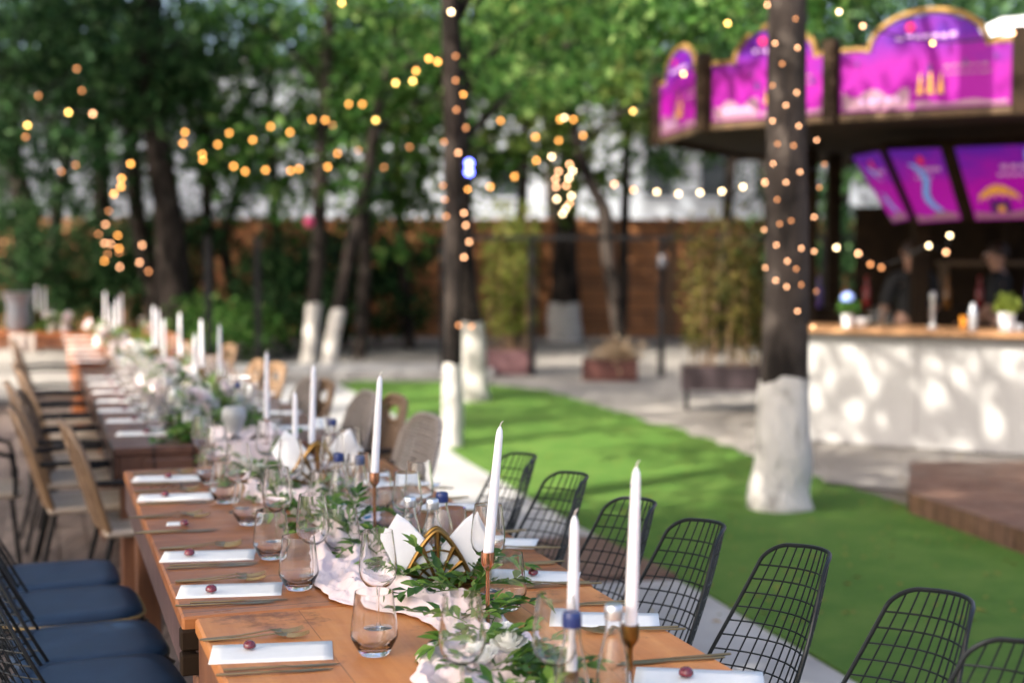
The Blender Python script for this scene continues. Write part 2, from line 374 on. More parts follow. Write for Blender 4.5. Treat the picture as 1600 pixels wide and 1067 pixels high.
# ------------------------------------------------------------------ tables
def table(u0, u1, v0, v1, top, label, name='dining_table', apron=.10, apron_mat=APRON, leg_mat=LEGW, rot=0, z=TH, extras=None):
    cu, cv = (u0 + u1) / 2, (v0 + v1) / 2; L, W = u1 - u0, v1 - v0
    c = UV(cu, cv, 0); t = thing(name, label, 'table', c, PHI + rot)
    tp = MB(); tp.box((0, 0, z - .0175), (W, L, .035), bev=.005); obj('tabletop', tp, top, t, False)
    for sx in (-1, 1):
        a = MB(); a.box((sx * (W / 2 - .016), 0, z - .037 - apron / 2), (.024, L - .05, apron), bev=.002); obj('side_apron', a, apron_mat, t, False)
    for sy in (-1, 1):
        a = MB(); a.box((0, sy * (L / 2 - .018), z - .037 - apron / 2), (W - .06, .024, apron), bev=.002); obj('end_apron', a, apron_mat, t, False)
    for sx in (-1, 1):
        for sy in (-1, 1):
            l = MB(); h = z - .039
            l.box((sx * (W / 2 - .075), sy * (L / 2 - .08), h / 2), (.085, .085, h), bev=.006); obj('leg', l, leg_mat, t, False)
    return t, W, L
WT = to_uv(P(1015, 965, TH))[1]          # table width
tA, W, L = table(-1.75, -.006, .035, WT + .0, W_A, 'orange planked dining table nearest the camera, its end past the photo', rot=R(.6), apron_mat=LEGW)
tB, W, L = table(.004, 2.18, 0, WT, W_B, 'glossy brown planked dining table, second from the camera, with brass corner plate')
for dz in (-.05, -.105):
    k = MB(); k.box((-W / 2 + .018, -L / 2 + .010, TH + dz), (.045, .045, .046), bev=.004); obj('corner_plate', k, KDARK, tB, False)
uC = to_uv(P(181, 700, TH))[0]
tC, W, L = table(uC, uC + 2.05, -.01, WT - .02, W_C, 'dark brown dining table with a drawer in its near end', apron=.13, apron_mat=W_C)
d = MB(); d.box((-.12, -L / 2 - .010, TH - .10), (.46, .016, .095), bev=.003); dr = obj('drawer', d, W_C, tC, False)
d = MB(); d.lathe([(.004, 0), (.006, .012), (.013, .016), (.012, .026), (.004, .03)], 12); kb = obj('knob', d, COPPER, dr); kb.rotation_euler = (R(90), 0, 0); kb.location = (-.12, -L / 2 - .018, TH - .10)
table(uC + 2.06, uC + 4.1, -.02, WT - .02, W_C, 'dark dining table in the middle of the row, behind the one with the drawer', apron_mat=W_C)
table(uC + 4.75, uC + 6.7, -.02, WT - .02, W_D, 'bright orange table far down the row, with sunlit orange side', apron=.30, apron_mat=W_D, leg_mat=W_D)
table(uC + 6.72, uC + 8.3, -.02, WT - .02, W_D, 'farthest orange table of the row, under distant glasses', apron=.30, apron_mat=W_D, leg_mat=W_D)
pe = P(40, 522, TH)
tE = thing('dining_table', 'table standing crosswise at the far end with a pale cloth over its edge', 'table', (pe.x - .75, pe.y + .35, 0), R(8))
tp = MB(); tp.box((0, 0, TH - .0175), (2.6, .85, .035), bev=.005); obj('tabletop', tp, W_D, tE, False)
for sx in (-1, 1):
    for sy in (-1, 1):
        l = MB(); l.box((sx * 1.2, sy * .34, .355), (.08, .08, .71), bev=.005); obj('leg', l, LEGW, tE, False)
a = MB(); a.box((0, -.40, TH - .09), (2.4, .024, .10)); obj('end_apron', a, LEGW, tE, False)

# ------------------------------------------------------------------ runner cloth
def smooth_path(ps, n):
    ps = [Vector(p) for p in ps]; out = []
    k = len(ps) - 1
    for i in range(n + 1):
        x = i / n * k; j = min(int(x), k - 1); f = x - j
        p0, p1, p2, p3 = ps[max(j - 1, 0)], ps[j], ps[j + 1], ps[min(j + 2, k)]
        out.append(.5 * ((2 * p1) + (p2 - p0) * f + (2 * p0 - 5 * p1 + 4 * p2 - p3) * f * f + (3 * p1 - p0 - 3 * p2 + p3) * f ** 3))
    return out
def hash2(x, y):
    return math.sin(x * 3.1 + math.sin(y * 2.3) * 1.7) * .5 + math.sin(x * 7.3 - y * 5.1 + 1.3) * .3 + math.sin(y * 11.7 + x * 2.1) * .2
def runner(name, pts, width, label, mat, nlen=300, nw=52, drop_end=0, lift=.006):
    cl = smooth_path(pts, nlen); m = MB()
    L = [0]
    for i in range(1, len(cl)): L.append(L[-1] + (cl[i] - cl[i - 1]).length)
    def fn(a, b):
        i = min(int(b * nlen + .5), nlen); c = cl[i]; l = L[i]
        d = (cl[min(i + 1, nlen)] - cl[max(i - 1, 0)]).normalized(); s = Vector((d.y, -d.x, 0))
        wv = width * (1 + .22 * math.sin(l * 5.2 + 1) + .12 * math.sin(l * 13))
        x = (a - .5) * 2
        off = s * (x * wv * .5 + .022 * math.sin(l * 9 + 1.1) + .008 * hash2(l * 14, a * 5))
        ridge = .5 + .5 * math.sin(x * 9.5 + 2.2 * math.sin(l * 3.1) + 1.2 * math.sin(l * 8.2 + x * 2))
        ridge2 = .5 + .5 * math.sin(l * 22 + x * 6 + 2 * math.sin(l * 5 + x * 3))
        ridge3 = .5 + .5 * math.sin(x * 21 + 3 * math.sin(l * 6.3 + x) + l * 11)
        h = .004 + .022 * ridge ** 1.6 + .008 * ridge2 ** 2 + .007 * ridge3 ** 2 + .007 * hash2(l * 25, x * 6)
        h *= max(0, 1 - abs(x) ** 6) * .92 + .08
        return c + off + Vector((0, 0, lift + max(h, .002)))
    m.grid(fn, nw, nlen)
    o = obj('table_runner', m, mat, None, True, 180)
    sm = o.modifiers.new('thick', 'SOLIDIFY'); sm.thickness = .002; sm.offset = -1
    ss = o.modifiers.new('sub', 'SUBSURF'); ss.levels = 1; ss.render_levels = 1
    return tag(o, label, 'table runner', 'pale pink cloth runners on the tables')
RUN = [(810, 1180), (760, 1090), (748, 1040), (738, 998), (690, 958), (622, 928), (560, 897), (565, 858), (548, 826), (482, 786), (432, 756), (395, 738)]
run_w = [P(x, y, TH) for x, y in RUN]
runner('table_runner', run_w, .23, 'crumpled pale pink cloth winding down the middle of the two near tables', PINK)
far_run = [UV(uC + .0, WT * .55), UV(uC + .6, WT * .5), UV(uC + 1.3, WT * .58), UV(uC + 2.2, WT * .46), UV(uC + 3.2, WT * .55), UV(uC + 4.05, WT * .5)]
runner('table_runner', far_run, .30, 'pale pink cloth along the dark tables under the white flowers', PINK, 120, 20)
# hanging end of the far runner over the drawer table's near edge
m = MB(); pe0 = UV(uC - .012, WT * .55, TH)
def fn(a, b):
    x = (a - .5) * .27; f = .012 * math.sin(a * 17) * (.3 + b)
    return pe0 + V * (x * (1 - .1 * b)) - U * (.006 + .01 * b + max(0, f)) + Vector((0, 0, .012 - b * .30))
m.grid(fn, 30, 14); o = obj('hanging_cloth', m, PINK, None, True, 180); o.modifiers.new('t', 'SOLIDIFY').thickness = .003
tag(o, 'pale pink cloth end hanging down beside the drawer knob', 'cloth')
m = MB(); pe1 = P(55, 519, TH)
def fn(a, b): return Vector((pe1.x - .10 + a * .24, pe.y - .09 - .02 * math.sin(a * 15) * b - .015, TH + .006 - b * .17))
m.grid(fn, 24, 10); o = obj('hanging_cloth', m, PINKD, None, True, 180); o.modifiers.new('t', 'SOLIDIFY').thickness = .003
tag(o, 'cream cloth hanging over the front edge of the far crosswise table', 'cloth')
m = MB(); q = UV(uC + 4.745, WT * .45, TH)
def fn(a, b): return q + V * ((a - .5) * .36) - U * (.012 + .015 * math.sin(a * 14) * b + .012) + Vector((0, 0, .008 - b * .26))
m.grid(fn, 24, 10); o = obj('hanging_cloth', m, NAPK, None, True, 180); o.modifiers.new('t', 'SOLIDIFY').thickness = .003
tag(o, 'sunlit cream cloth hanging from the near end of the bright orange table', 'cloth')

# ------------------------------------------------------------------ garlands
def leaf_add(m, base, d, n, length, width, fold=.25, curl=.2):
    d = d.normalized(); s = d.cross(n).normalized(); n = s.cross(d).normalized()
    mid = base + d * (length * .45); q = base + d * (length * .75) - n * (curl * length * .12); tip = base + d * length - n * (curl * length * .3)
    e = n * (fold * width)
    vs = [base, mid + s * (width * .5) + e, mid, mid - s * (width * .5) + e, q + s * (width * .34) + e * .7 , q - s * (width * .34) + e * .7, tip, q]
    m.add(vs, [(0, 2, 1), (0, 3, 2), (1, 2, 7, 4), (2, 3, 5, 7), (4, 7, 6), (7, 5, 6)])
def rv(r): 
    while True:
        v = Vector((r.uniform(-1, 1), r.uniform(-1, 1), r.uniform(-1, 1)))
        if .05 < v.length < 1: return v.normalized()
def garland(pts, n, label, seed, spread=.10, z0=.02, ll=.045, density=None):
    r = random.Random(seed); cl = smooth_path(pts, 120); lm = MB(); sm = MB()
    sm.tube([p + Vector((0, 0, .016)) for p in cl], .003, 5)
    for k in range(n):
        x = (k + r.random()) / n; i = min(int(x * 119), 118); c = cl[i]
        d = (cl[i + 1] - cl[i]).normalized(); side = Vector((d.y, -d.x, 0))
        ph = r.choice((-1, 1)); out = (side * ph * r.uniform(.2, 1.1) + d * r.uniform(-1, 1) * .8 + Vector((0, 0, r.uniform(.1, .75)))).normalized()
        ln = r.uniform(.07, .17) * spread / .10; p = c + Vector((0, 0, z0 + r.uniform(0, .02))) + side * r.uniform(-.04, .04)
        st = [p]
        nl = max(4, int(ln / .017))
        for j in range(nl):
            out = (out + rv(r) * .22 + Vector((0, 0, -.13))).normalized(); q = st[-1] + out * (ln / nl)
            q.z = max(q.z, TH + .010); st.append(q)
        sm.tube(st, [.0016] * len(st), 4)
        for j in range(1, len(st)):
            o = (st[j] - st[j - 1]).normalized(); s2 = o.cross(Vector((0, 0, 1))); s2 = s2.normalized() if s2.length > .01 else Vector((1, 0, 0))
            for sg in (-1, 1):
                if r.random() < .12: continue
                dd = (o * .7 + s2 * sg * r.uniform(.5, 1) + Vector((0, 0, r.uniform(-.15, .35)))); nn = (Vector((0, 0, 1)) + rv(r) * .55).normalized()
                leaf_add(lm, st[j], dd, nn, ll * r.uniform(.65, 1.15), ll * r.uniform(.34, .46))
        leaf_add(lm, st[-1], out, (Vector((0, 0, 1)) + rv(r) * .4), ll, ll * .4)
    t = thing('leaf_garland', label, 'garland', (0, 0, 0), 0, 'green garlands on the tables')
    obj('foliage', lm, LEAF, t, True, 180); obj('stem', sm, STEM, t)
    c = cl[0]; return t
G1 = [P(x, y, TH) for x, y in [(830, 1160), (790, 1085), (765, 1035), (735, 975), (690, 915), (630, 895), (575, 868), (525, 838), (490, 800), (447, 768), (415, 750), (385, 735)]]
garland(G1, 105, 'leafy green garland running over the pink cloth on the two near tables', 3, spread=.10, ll=.05)
garland([P(650, 905, TH), P(690, 903, TH), P(738, 915, TH)], 22, 'dense leafy sprigs banked against the gold napkin holder', 5, spread=.08)
garland([P(325, 690, TH), P(330, 668, TH), P(322, 648, TH)], 34, 'dark green sprigs on the drawer table beside the white flowers', 6, spread=.16, ll=.06)
garland([UV(uC + .9, WT * .5), UV(uC + 2.2, WT * .5), UV(uC + 3.9, WT * .5)], 60, 'thin green garland between glasses along the dark tables', 8, spread=.12, ll=.05)
garland([UV(uC + 4.8, WT * .5), UV(uC + 6.2, WT * .5), UV(uC + 8, WT * .5)], 40, 'green garland on the far orange tables', 9, spread=.14, ll=.06)
garland([P(60, 518, TH), P(110, 516, TH)], 22, 'green sprigs under the candles of the crosswise far table', 10, spread=.14, ll=.06)

# flowers
def rose_mesh(name, r_, seed, layers=4):
    r = random.Random(seed); m = MB()
    for l in range(layers):
        n = 4 + l; rad = r_ * (.28 + .72 * l / (layers - 1)); op = .25 + .95 * l / (layers - 1)
        for k in range(n):
            a = 2 * math.pi * (k + .5 * (l % 2) + r.uniform(-.15, .15)) / n; w_ = math.pi / n * 1.35
            def fn(x, y):
                th = a + (x - .5) * 2 * w_ * (.5 + .5 * math.sin(math.pi * min(1, y * .8 + .15)))
                tilt = op * y; rr = rad * (.25 + .75 * math.sin(tilt * 1.35 + .15)) ; zz = r_ * 1.0 * math.cos(tilt * .9) * y + .05 * r_ * math.sin(x * 6)
                return Vector((rr * math.cos(th), rr * math.sin(th), zz))
            m.grid(fn, 5, 5)
    return m.mesh(name, True, 180)
rose = rose_mesh('rose_bloom', .032, 1)
rose.materials.append(PETAL)
rk = bpy.data.objects.new('rose', rose); COL.objects.link(rk); tag(rk, '', 'flower')
RK = Kind(rk)
for i, (x, y, z, s, lab) in enumerate([
        (756, 1062, .035, 1.0, 'white rose nearest the camera, low among leaves on the near table'),
        (796, 1052, .045, 1.15, 'white rose behind the nearest one, against the tall front bottles'),
        (790, 1010, .03, .7, 'small white rosebud on the pink cloth beyond the two front roses'),
        (452, 800, .04, .9, 'white rose behind the third wine glass on the deck side'),
        (468, 820, .03, .8, 'white rose beside a tumbler on the brown table'),
        (405, 762, .05, 1.1, 'white rose near the far end of the brown table'),
        (385, 752, .05, 1.1, 'white rose at the very far end of the brown table garland')]):
    p = P(x, y, TH); p.z += z; RK.put(p, rnd.uniform(0, 6), lab, 'white roses in the garland', (rnd.uniform(-.4, .1), rnd.uniform(-.3, .3)), s)
rose2 = rose.copy(); rose2.materials.clear(); rose2.materials.append(PETALP)
def bouquet(c, n, rad, label, seed, grp='white and blush bouquets along the row', vase=.14):
    r = random.Random(seed); t = thing('bouquet', label, 'bouquet', c, 0, grp)
    v = MB(); v.lathe([(.035, 0), (.045, .03), (.04, vase * .8), (.05, vase)], 16); obj('vase', v, PETALVASE, t)
    for k in range(n):
        d = rv(r); d.z = abs(d.z) * .8 + .05
        o = obj('bloom', rose2 if r.random() < .6 else rose, None, t); q = d * rad * r.uniform(.5, .95)
        o.location = (q.x, q.y, vase + .01 + q.z); o.rotation_euler = (d.to_track_quat('Z', 'Y')).to_euler(); o.scale = (r.uniform(1.0, 1.5),) * 3
    lm = MB()
    for k in range(26):
        d = rv(r); d.z *= .5; leaf_add(lm, Vector((0, 0, vase + .02)) + d * rad * .5, d + Vector((0, 0, .2)), Vector((0, 0, 1)), .08, .035)
    obj('leaf_spray', lm, LEAF, t, True, 180)
PETALVASE = M('milk_glass', (.70, .70, .71), (.78, .78, .79), rough=.25)
bq = [(300, 672, 9, .11, 'large blush and white bouquet at the near end of the drawer table'), (282, 645, 10, .12, 'blush bouquet behind the largest one on the drawer table'), (330, 655, 7, .10, 'white bouquet beside dark green sprigs on the drawer table'),
      (262, 622, 8, .12, 'white bouquet halfway along the dark tables'), (228, 595, 8, .12, 'white bouquet on the second dark table near the candle cluster'), (205, 580, 7, .12, 'white flowers at the far end of the second dark table'),
      (180, 555, 7, .13, 'white bouquet on the bright orange table'), (155, 540, 7, .13, 'farthest white bouquet on the orange table'), (102, 518, 5, .11, 'white and lime bouquet on the crosswise far table'), (82, 518, 5, .11, 'small lime bouquet beside candles on the crosswise far table')]
for i, (x, y, n, rad, lab) in enumerate(bq): bouquet(P(x, y, TH), max(3, int(n * .6)), rad * .85, lab, 30 + i, vase=.10)

# ------------------------------------------------------------------ place cards, sweets, cutlery
def card_mesh(w_, d_):
    m = MB(); m.grid(lambda a, b: Vector(((a - .5) * w_, (b - .5) * d_, .0010)), 10, 4)
    me = m.mesh('menu_card', True); me.materials.append(CARD); return me
cm = card_mesh(.24, .135); cs = card_mesh(.06, .06)
def put_card(mesh, p, rz, label, grp):
    o = obj('menu_card', mesh, None); o.location = p; o.rotation_euler.z = rz; o.modifiers.new('t', 'SOLIDIFY').thickness = .0005
    return tag(o, label, 'card', grp)
sw = MB(); sw.lathe([(.0105, 0), (.0135, .003), (.0132, .008), (.0105, .013), (.006, .0158), (.001, .0165)], 18); swm = sw.mesh('sweet'); swm.materials.append(CANDY)
def put_sweet(p, label):
    o = obj('glazed_sweet', swm, None); o.location = p; o.scale = (rnd.uniform(.94, 1.06),) * 3; o.rotation_euler.z = rnd.uniform(0, 6); return tag(o, label, 'sweet', 'dark red sweets on the menu cards')
def blade(m, st):                              # stations (x, half width, half thickness, z)
    vs, fs = [], []; n = 8
    for x, w_, h, z in st:
        for q in range(n): a = 2 * math.pi * q / n; vs.append((x, w_ * math.cos(a), z + h * math.sin(a)))
    for i in range(len(st) - 1):
        for q in range(n): r = (q + 1) % n; fs.append((i * n + q, i * n + n + q, i * n + n + r, i * n + r))
    fs.append(tuple(range(n))); fs.append(tuple(range((len(st) - 1) * n + n - 1, (len(st) - 1) * n - 1, -1))); m.add(vs, fs)
def knife_mesh():
    m = MB(); blade(m, [(0, .0030, .0022, .003), (.01, .0036, .0026, .003), (.06, .0032, .0024, .003), (.115, .0026, .0020, .003), (.125, .0045, .0011, .0025), (.15, .0068, .0009, .002), (.185, .0066, .0008, .002), (.205, .0042, .0007, .002), (.215, .0012, .0006, .002)])
    me = m.mesh('knife'); me.materials.append(GOLD); return me
def fork_mesh():
    m = MB(); blade(m, [(0, .0034, .0020, .003), (.02, .0036, .0022, .003), (.08, .0026, .0018, .0045), (.12, .0020, .0015, .008), (.138, .0030, .0013, .0095)])
    def fn(a, b):
        x = .136 + a * .026; hw = .003 + .0085 * math.sin(min(1, a * 1.25) * 1.57)
        return Vector((x, (b - .5) * 2 * hw, .0095 - .004 * math.sin(a * 2.2) + .002 * (2 * b - 1) ** 2))
    m.grid(fn, 6, 6)
    for k in range(4):
        y = (k - 1.5) * .0062; m.tube([(.160, y, .0058), (.175, y, .0048), (.190, y, .0065), (.205, y * .92, .0108)], [.0014, .0014, .0011, .0005], 5)
    me = m.mesh('fork'); me.materials.append(GOLD); return me
KN, FK = knife_mesh(), fork_mesh()
def put_cut(mesh, name, p, rz, label, grp):
    o = obj(name, mesh, None); o.location = p; o.rotation_euler.z = rz; o.scale = (1.05, 1.3, 1.2) if name == 'fork' else (1.02, 1.1, 1.1); return tag(o, label, name, grp)
ang_v = math.atan2(V.y, V.x)
LEFT = [(425, 1019, 390, 1011, 1), (360, 922, 330, 923, 1), (326, 868, 296, 866, 1), (277, 818, 288, 819, 0), (276, 776, 258, 774, 1), (263, 747, 263, 745, 1)]
RIGHT = [(1092, 1062, 1072, 1055, 1), (943, 969, None, None, 1), (828, 901, 833, 897, 1), (770, 848, None, None, 1), (688, 792, None, None, 1), (630, 758, None, None, 1)]
for i, (x, y, sx, sy, big) in enumerate(LEFT):
    p = P(x, y, TH); rz = ang_v + R(rnd.uniform(-4, 2)) - R(9)
    n = ORD[i]
    put_card(cm if big else cs, p, rz, ('white menu card' if big else 'tiny white name card') + ' on deck side, ' + n + ' to camera', 'white cards laid along the tables')
    q = P(sx, sy, TH + .006); put_sweet(q - Vector((0, 0, .001)), 'dark red glazed sweet on the %s deck side card' % n)
    c = p + Vector((0, 0, .001))
    # two knives on the near side, two forks on the far side of the card
    for k, (du, dv, nm) in enumerate([(-.128, -.13, 'lower'), (-.106, -.10, 'upper')]):
        put_cut(KN, 'knife', c + U * (du + rnd.uniform(-.004, .004)) + V * (dv + rnd.uniform(-.012, .012)), ang_v + R(rnd.uniform(-9, -5)), 'thin gold knife, %s of two before the %s deck side card' % (nm, n), 'gold knives beside the cards')
    for k, (du, dv, nm) in enumerate([(.122, -.12, 'left'), (.112, -.115, 'right')]):
        put_cut(FK, 'fork', c + U * (du + rnd.uniform(-.006, .006)) + V * (dv + rnd.uniform(-.012, .012)), ang_v + R(rnd.uniform(-2, 1) if k == 0 else rnd.uniform(-13, -9)), 'thin gold fork, %s of two behind the %s deck side card' % ('outer' if k == 0 else 'inner', n), 'gold forks beside the cards')
for i, (x, y, sx, sy, big) in enumerate(RIGHT):
    p = P(x, y, TH); n = ORD[i]; rz = ang_v + R(rnd.uniform(-3, 3)) - R(24)
    put_card(cm, p, rz, 'white menu card on lawn side, ' + n + ' to camera', 'white cards laid along the tables')
    if sx: put_sweet(P(sx, sy, TH + .005), 'dark red glazed sweet on the %s lawn side card' % n)
    c = p + Vector((0, 0, .001))
    for k, (du, dv, nm) in enumerate([(.125, .13, 'outer'), (.108, .11, 'inner')]):
        put_cut(KN, 'knife', c + U * du + V * (dv + rnd.uniform(-.01, .01)), ang_v + math.pi + R(rnd.uniform(-10, -3)), 'thin gold knife, %s of two behind the %s lawn side card' % (nm, n), 'gold knives beside the cards')
    for k, (du, dv, nm) in enumerate([(-.13, .14, 'outer'), (-.11, .12, 'inner')]):
        put_cut(FK, 'fork', c + U * du + V * (dv + rnd.uniform(-.01, .01)), ang_v + math.pi + R(rnd.uniform(-10, -3)), 'thin gold fork, %s of two before the %s lawn side card' % (nm, n), 'gold forks beside the cards')
fc = [(227, 677), (208, 657), (193, 641), (188, 626), (180, 612), (172, 600), (165, 590)]
for i, (x, y) in enumerate(fc):
    p = P(x, y, TH); put_card(cm, p, ang_v - R(10), 'white card on the dark tables, deck side, %s to camera' % ORD[i], 'white cards laid along the tables')
    put_sweet(P(x + 2, y - 1, TH + .005), 'tiny dark sweet on the %s card of the dark tables, deck side' % ORD[i])
for i, (x, y) in enumerate([(470, 668), (432, 645), (415, 628), (395, 615), (372, 600)]):
    put_card(cm, P(x, y, TH), ang_v - R(14), 'white card on the dark tables, lawn side, %s to camera' % ORD[i], 'white cards laid along the tables')
for i, (x, y) in enumerate([(133, 564), (130, 556), (127, 549), (123, 542), (120, 535), (116, 528)]):
    put_card(cm, P(x + 4, y, TH), ang_v - R(10), 'white card on the far orange tables, %s to camera' % ORD[i], 'white cards laid along the tables')

# ------------------------------------------------------------------ glasses and bottles
def wine():
    t = thing('wine_glass', '', 'wine glass')
    b = MB(); out = [(.004, .088), (.016, .091), (.028, .099), (.037, .112), (.0405, .128), (.0395, .150), (.036, .180), (.0325, .208), (.0318, .212)]
    inn = [(.0308, .212), (.0345, .182), (.0382, .150), (.039, .129), (.0355, .114), (.027, .102), (.014, .094), (.001, .092)]
    b.lathe(out + inn, 40, close=False); obj('bowl', b, GLASS, t, True, 60)
    s = MB(); s.lathe([(.006, .004), (.0035, .02), (.0031, .05), (.0034, .078), (.0045, .088)], 14); obj('stem', s, GLASS, t)
    f = MB(); f.lathe([(.034, 0), (.0345, .0015), (.025, .003), (.010, .0045), (.006, .006)], 36); obj('foot', f, GLASS, t)
    return Kind(t)
def tumbler():
    t = thing('tumbler', '', 'tumbler')
    b = MB(); out = [(.026, 0), (.029, .002), (.036, .014), (.0465, .034), (.0475, .040), (.046, .060), (.041, .100), (.0385, .124), (.038, .126)]
    inn = [(.037, .126), (.0395, .100), (.0445, .060), (.0458, .041), (.044, .035), (.034, .020), (.022, .0125), (.001, .012)]
    b.lathe(out + inn, 40, close=False); obj('bowl', b, GLASS, t, True, 30)
    return Kind(t)
WG, TB = wine(), tumbler()
wl = [((592, 985), 'wine glass before the pink cloth, sharpest and largest on the near table'), ((490, 908), 'wine glass second along the deck side row, over green leaves'), ((434, 852), 'wine glass third along the deck side row, before a white rose'),
      ((374, 800), 'wine glass fourth along the deck side row, among leaves'), ((340, 765), 'wine glass fifth along the deck side row'), ((318, 742), 'wine glass at the far end of the brown table, deck side'),
      ((762, 930), 'wine glass right behind the copper candlestick nearest the napkin holder'), ((637, 862), 'wine glass behind the two silver capped bottles'), ((560, 822), 'wine glass in front of the teal labelled bottle'),
      ((520, 783), 'wine glass beside the far napkin holder'), ((722, 1118), 'blurred wine glass nearest the camera with leaves behind it'), ((500, 745), 'wine glass at the far end of the brown table, lawn side'), ((868, 1120), 'blurred wine glass beside the front bottles at the photo bottom')]
for (x, y), lab in wl: WG.put(P(x, y, TH) + Vector((0, 0, .001)), rnd.uniform(0, 6), lab, 'wine glasses on the tables', (rnd.uniform(-.01, .01), rnd.uniform(-.01, .01)))
tl = [((585, 1022), 'stemless tumbler nearest the camera, in front of the largest wine glass'), ((467, 920), 'stemless tumbler second along the deck side row'), ((424, 872), 'stemless tumbler third along the deck side row'), ((389, 819), 'stemless tumbler fourth along the deck side row'),
      ((352, 785), 'stemless tumbler fifth along the deck side row'), ((330, 756), 'stemless tumbler sixth along the deck side row'), ((790, 951), 'stemless tumbler on the lawn side beside the card with a sweet'), ((535, 866), 'stemless tumbler behind leaves at the pink cloth'),
      ((705, 868), 'stemless tumbler behind the napkin holder on the lawn side'), ((590, 800), 'stemless tumbler on the lawn side beyond the copper candlestick')]
for (x, y), lab in tl: TB.put(P(x, y, TH) + Vector((0, 0, .001)), rnd.uniform(0, 6), lab, 'stemless tumblers on the tables')
for (x, y), lab in [((455, 792), 'wine glass in the middle of the brown table, before the far napkin holder'), ((418, 752), 'wine glass in the middle of the brown table near its far end'), ((545, 770), 'wine glass between the far napkin holder and the lawn side cards'), ((655, 838), 'wine glass beyond the bottles, close to the lawn side cards')]: WG.put(P(x, y, TH) + Vector((0, 0, .001)), 1, lab, 'wine glasses on the tables')
for (x, y), lab in [((505, 800), 'stemless tumbler behind the second white rose'), ((455, 760), 'stemless tumbler left of the far napkin holder'), ((610, 832), 'stemless tumbler left of the bottles, on the pink cloth edge')]: TB.put(P(x, y, TH) + Vector((0, 0, .001)), 1, lab, 'stemless tumblers on the tables')
for side, px in (('deck', .30), ('lawn', .64)):
    for i in range(9):
        u = uC + .35 + i * .44 + (.35 if i > 7 else 0)
        WG.put(UV(u, WT * px + rnd.uniform(-.02, .02), TH + .001), 0, 'wine glass on the dark tables, %s side, %s to camera' % (side, ORD[i]), 'wine glasses on the tables')
        TB.put(UV(u + .1, WT * px + .09 * (-1 if side == 'deck' else 1), TH + .001), 0, 'tumbler on the dark tables, %s side, %s to camera' % (side, ORD[i]), 'stemless tumblers on the tables')
for i in range(6):
    WG.put(UV(uC + 4.95 + i * .5, WT * (.32 if i % 2 else .62), TH + .001), 0, 'wine glass on the orange tables, %s to camera' % ORD[i], 'wine glasses on the tables')
    TB.put(UV(uC + 5.1 + i * .5, WT * (.25 if i % 2 else .70), TH + .001), 0, 'tumbler on the orange tables, %s to camera' % ORD[i], 'stemless tumblers on the tables')
def bottle(cap, H, lab=None, wave=True):
    t = thing('water_bottle', '', 'bottle')
    k = H / .19
    b = MB(); pr = [(.026, 0), (.030, .004), (.0305, .03), (.0300, .06), (.0285, .085), (.024, .112), (.0175, .135), (.0145, .150), (.0140, .168)]
    b.lathe([(r, z * k) for r, z in pr] + [(r - .0016, z * k) for r, z in pr[:0:-1]] + [(.001, .006 * k)], 32, close=False); obj('bottle_body', b, GLASS, t, True, 50)
    c = MB(); z = .170 * k; c.lathe([(.0155, z - .004), (.0162, z), (.0158, z + .004), (.0162, z + .008), (.0156, z + .018), (.0135, z + .021)], 24); obj('cap', c, cap, t)
    if lab:
        l = MB(); l.lathe([(.0309, .014 * k), (.0309, .05 * k)], 32, close=False); lo = obj('label', l, LABW, t)
        l2 = MB(); l2.lathe([(.0312, .014 * k), (.0312, .026 * k)], 32, close=False); obj('stripe', l2, lab, lo)
    w_ = MB(); w_.lathe([(.001, .007), (.0275, .007), (.028, .045 * k), (.001, .045 * k)], 24, close=False); obj('water', w_, GLASS, t)
    return Kind(t)
BS = bottle(CAPS, .178); BB = bottle(CAPB, .178); BL = bottle(CAPB, .20, LABT); BF = bottle(CAPB, .21, LABT); BFS = bottle(CAPS, .215, LABT)
g_ = 'small glass water bottles on the tables'
BS.put(P(641, 886, TH), .3, 'clear water bottle with silver cap standing left of two others', g_); BS.put(P(676, 890, TH), 1.3, 'clear water bottle with silver cap directly behind the gold napkin arch', g_)
BB.put(P(691, 877, TH), 2, 'clear water bottle with blue cap behind the silver capped pair', g_); BL.put(P(563, 818, TH), 0, 'water bottle with blue cap and teal label', g_); BL.put(P(530, 812, TH), 1, 'water bottle with teal label standing left of its twin, behind leaves', g_)
BF.put(P(893, 1150, TH), 1, 'blurred blue capped bottle in the very front, behind a short candle', g_); BFS.put(P(958, 1140, TH), 1, 'blurred silver capped bottle in the very front', g_)
BL.put(P(372, 665, TH), 0, 'blue capped bottle on the drawer table', g_); BB.put(P(520, 730, TH), 0, 'blue capped bottle at the far end of the brown table', g_)

# ------------------------------------------------------------------ candles in candlesticks
def stick(hh, mat, name='candlestick'):
    t = thing(name, '', 'candlestick')
    b = MB(); b.lathe([(.038, 0), (.038, .003), (.012, .006), (.0045, .012)], 28); obj('foot', b, mat, t)
    b = MB(); b.lathe([(.0045, .012), (.0042, hh - .045), (.0048, hh - .040)], 12); obj('stem', b, mat, t)
    b = MB(); b.lathe([(.005, hh - .040), (.009, hh - .034), (.0135, hh - .027), (.0145, hh - .022), (.0145, hh), (.0132, hh), (.0128, hh - .018)], 20); obj('cup', b, mat, t)
    return Kind(t)
cnd = MB(); cnd.lathe([(.0108, 0), (.0112, .006), (.0108, .10), (.0094, .19), (.0078, .262), (.0062, .275), (.0028, .282), (.001, .284)], 18)
CT = thing('taper_candle', '', 'candle'); obj('wax_body', cnd, WAX, CT)
wk = MB(); wk.tube([(0, 0, .281), (.0006, 0, .288), (.003, 0, .293), (.006, 0, .295)], [.0016, .0015, .0012, .0006], 6); obj('wick', wk, WICK, CT)
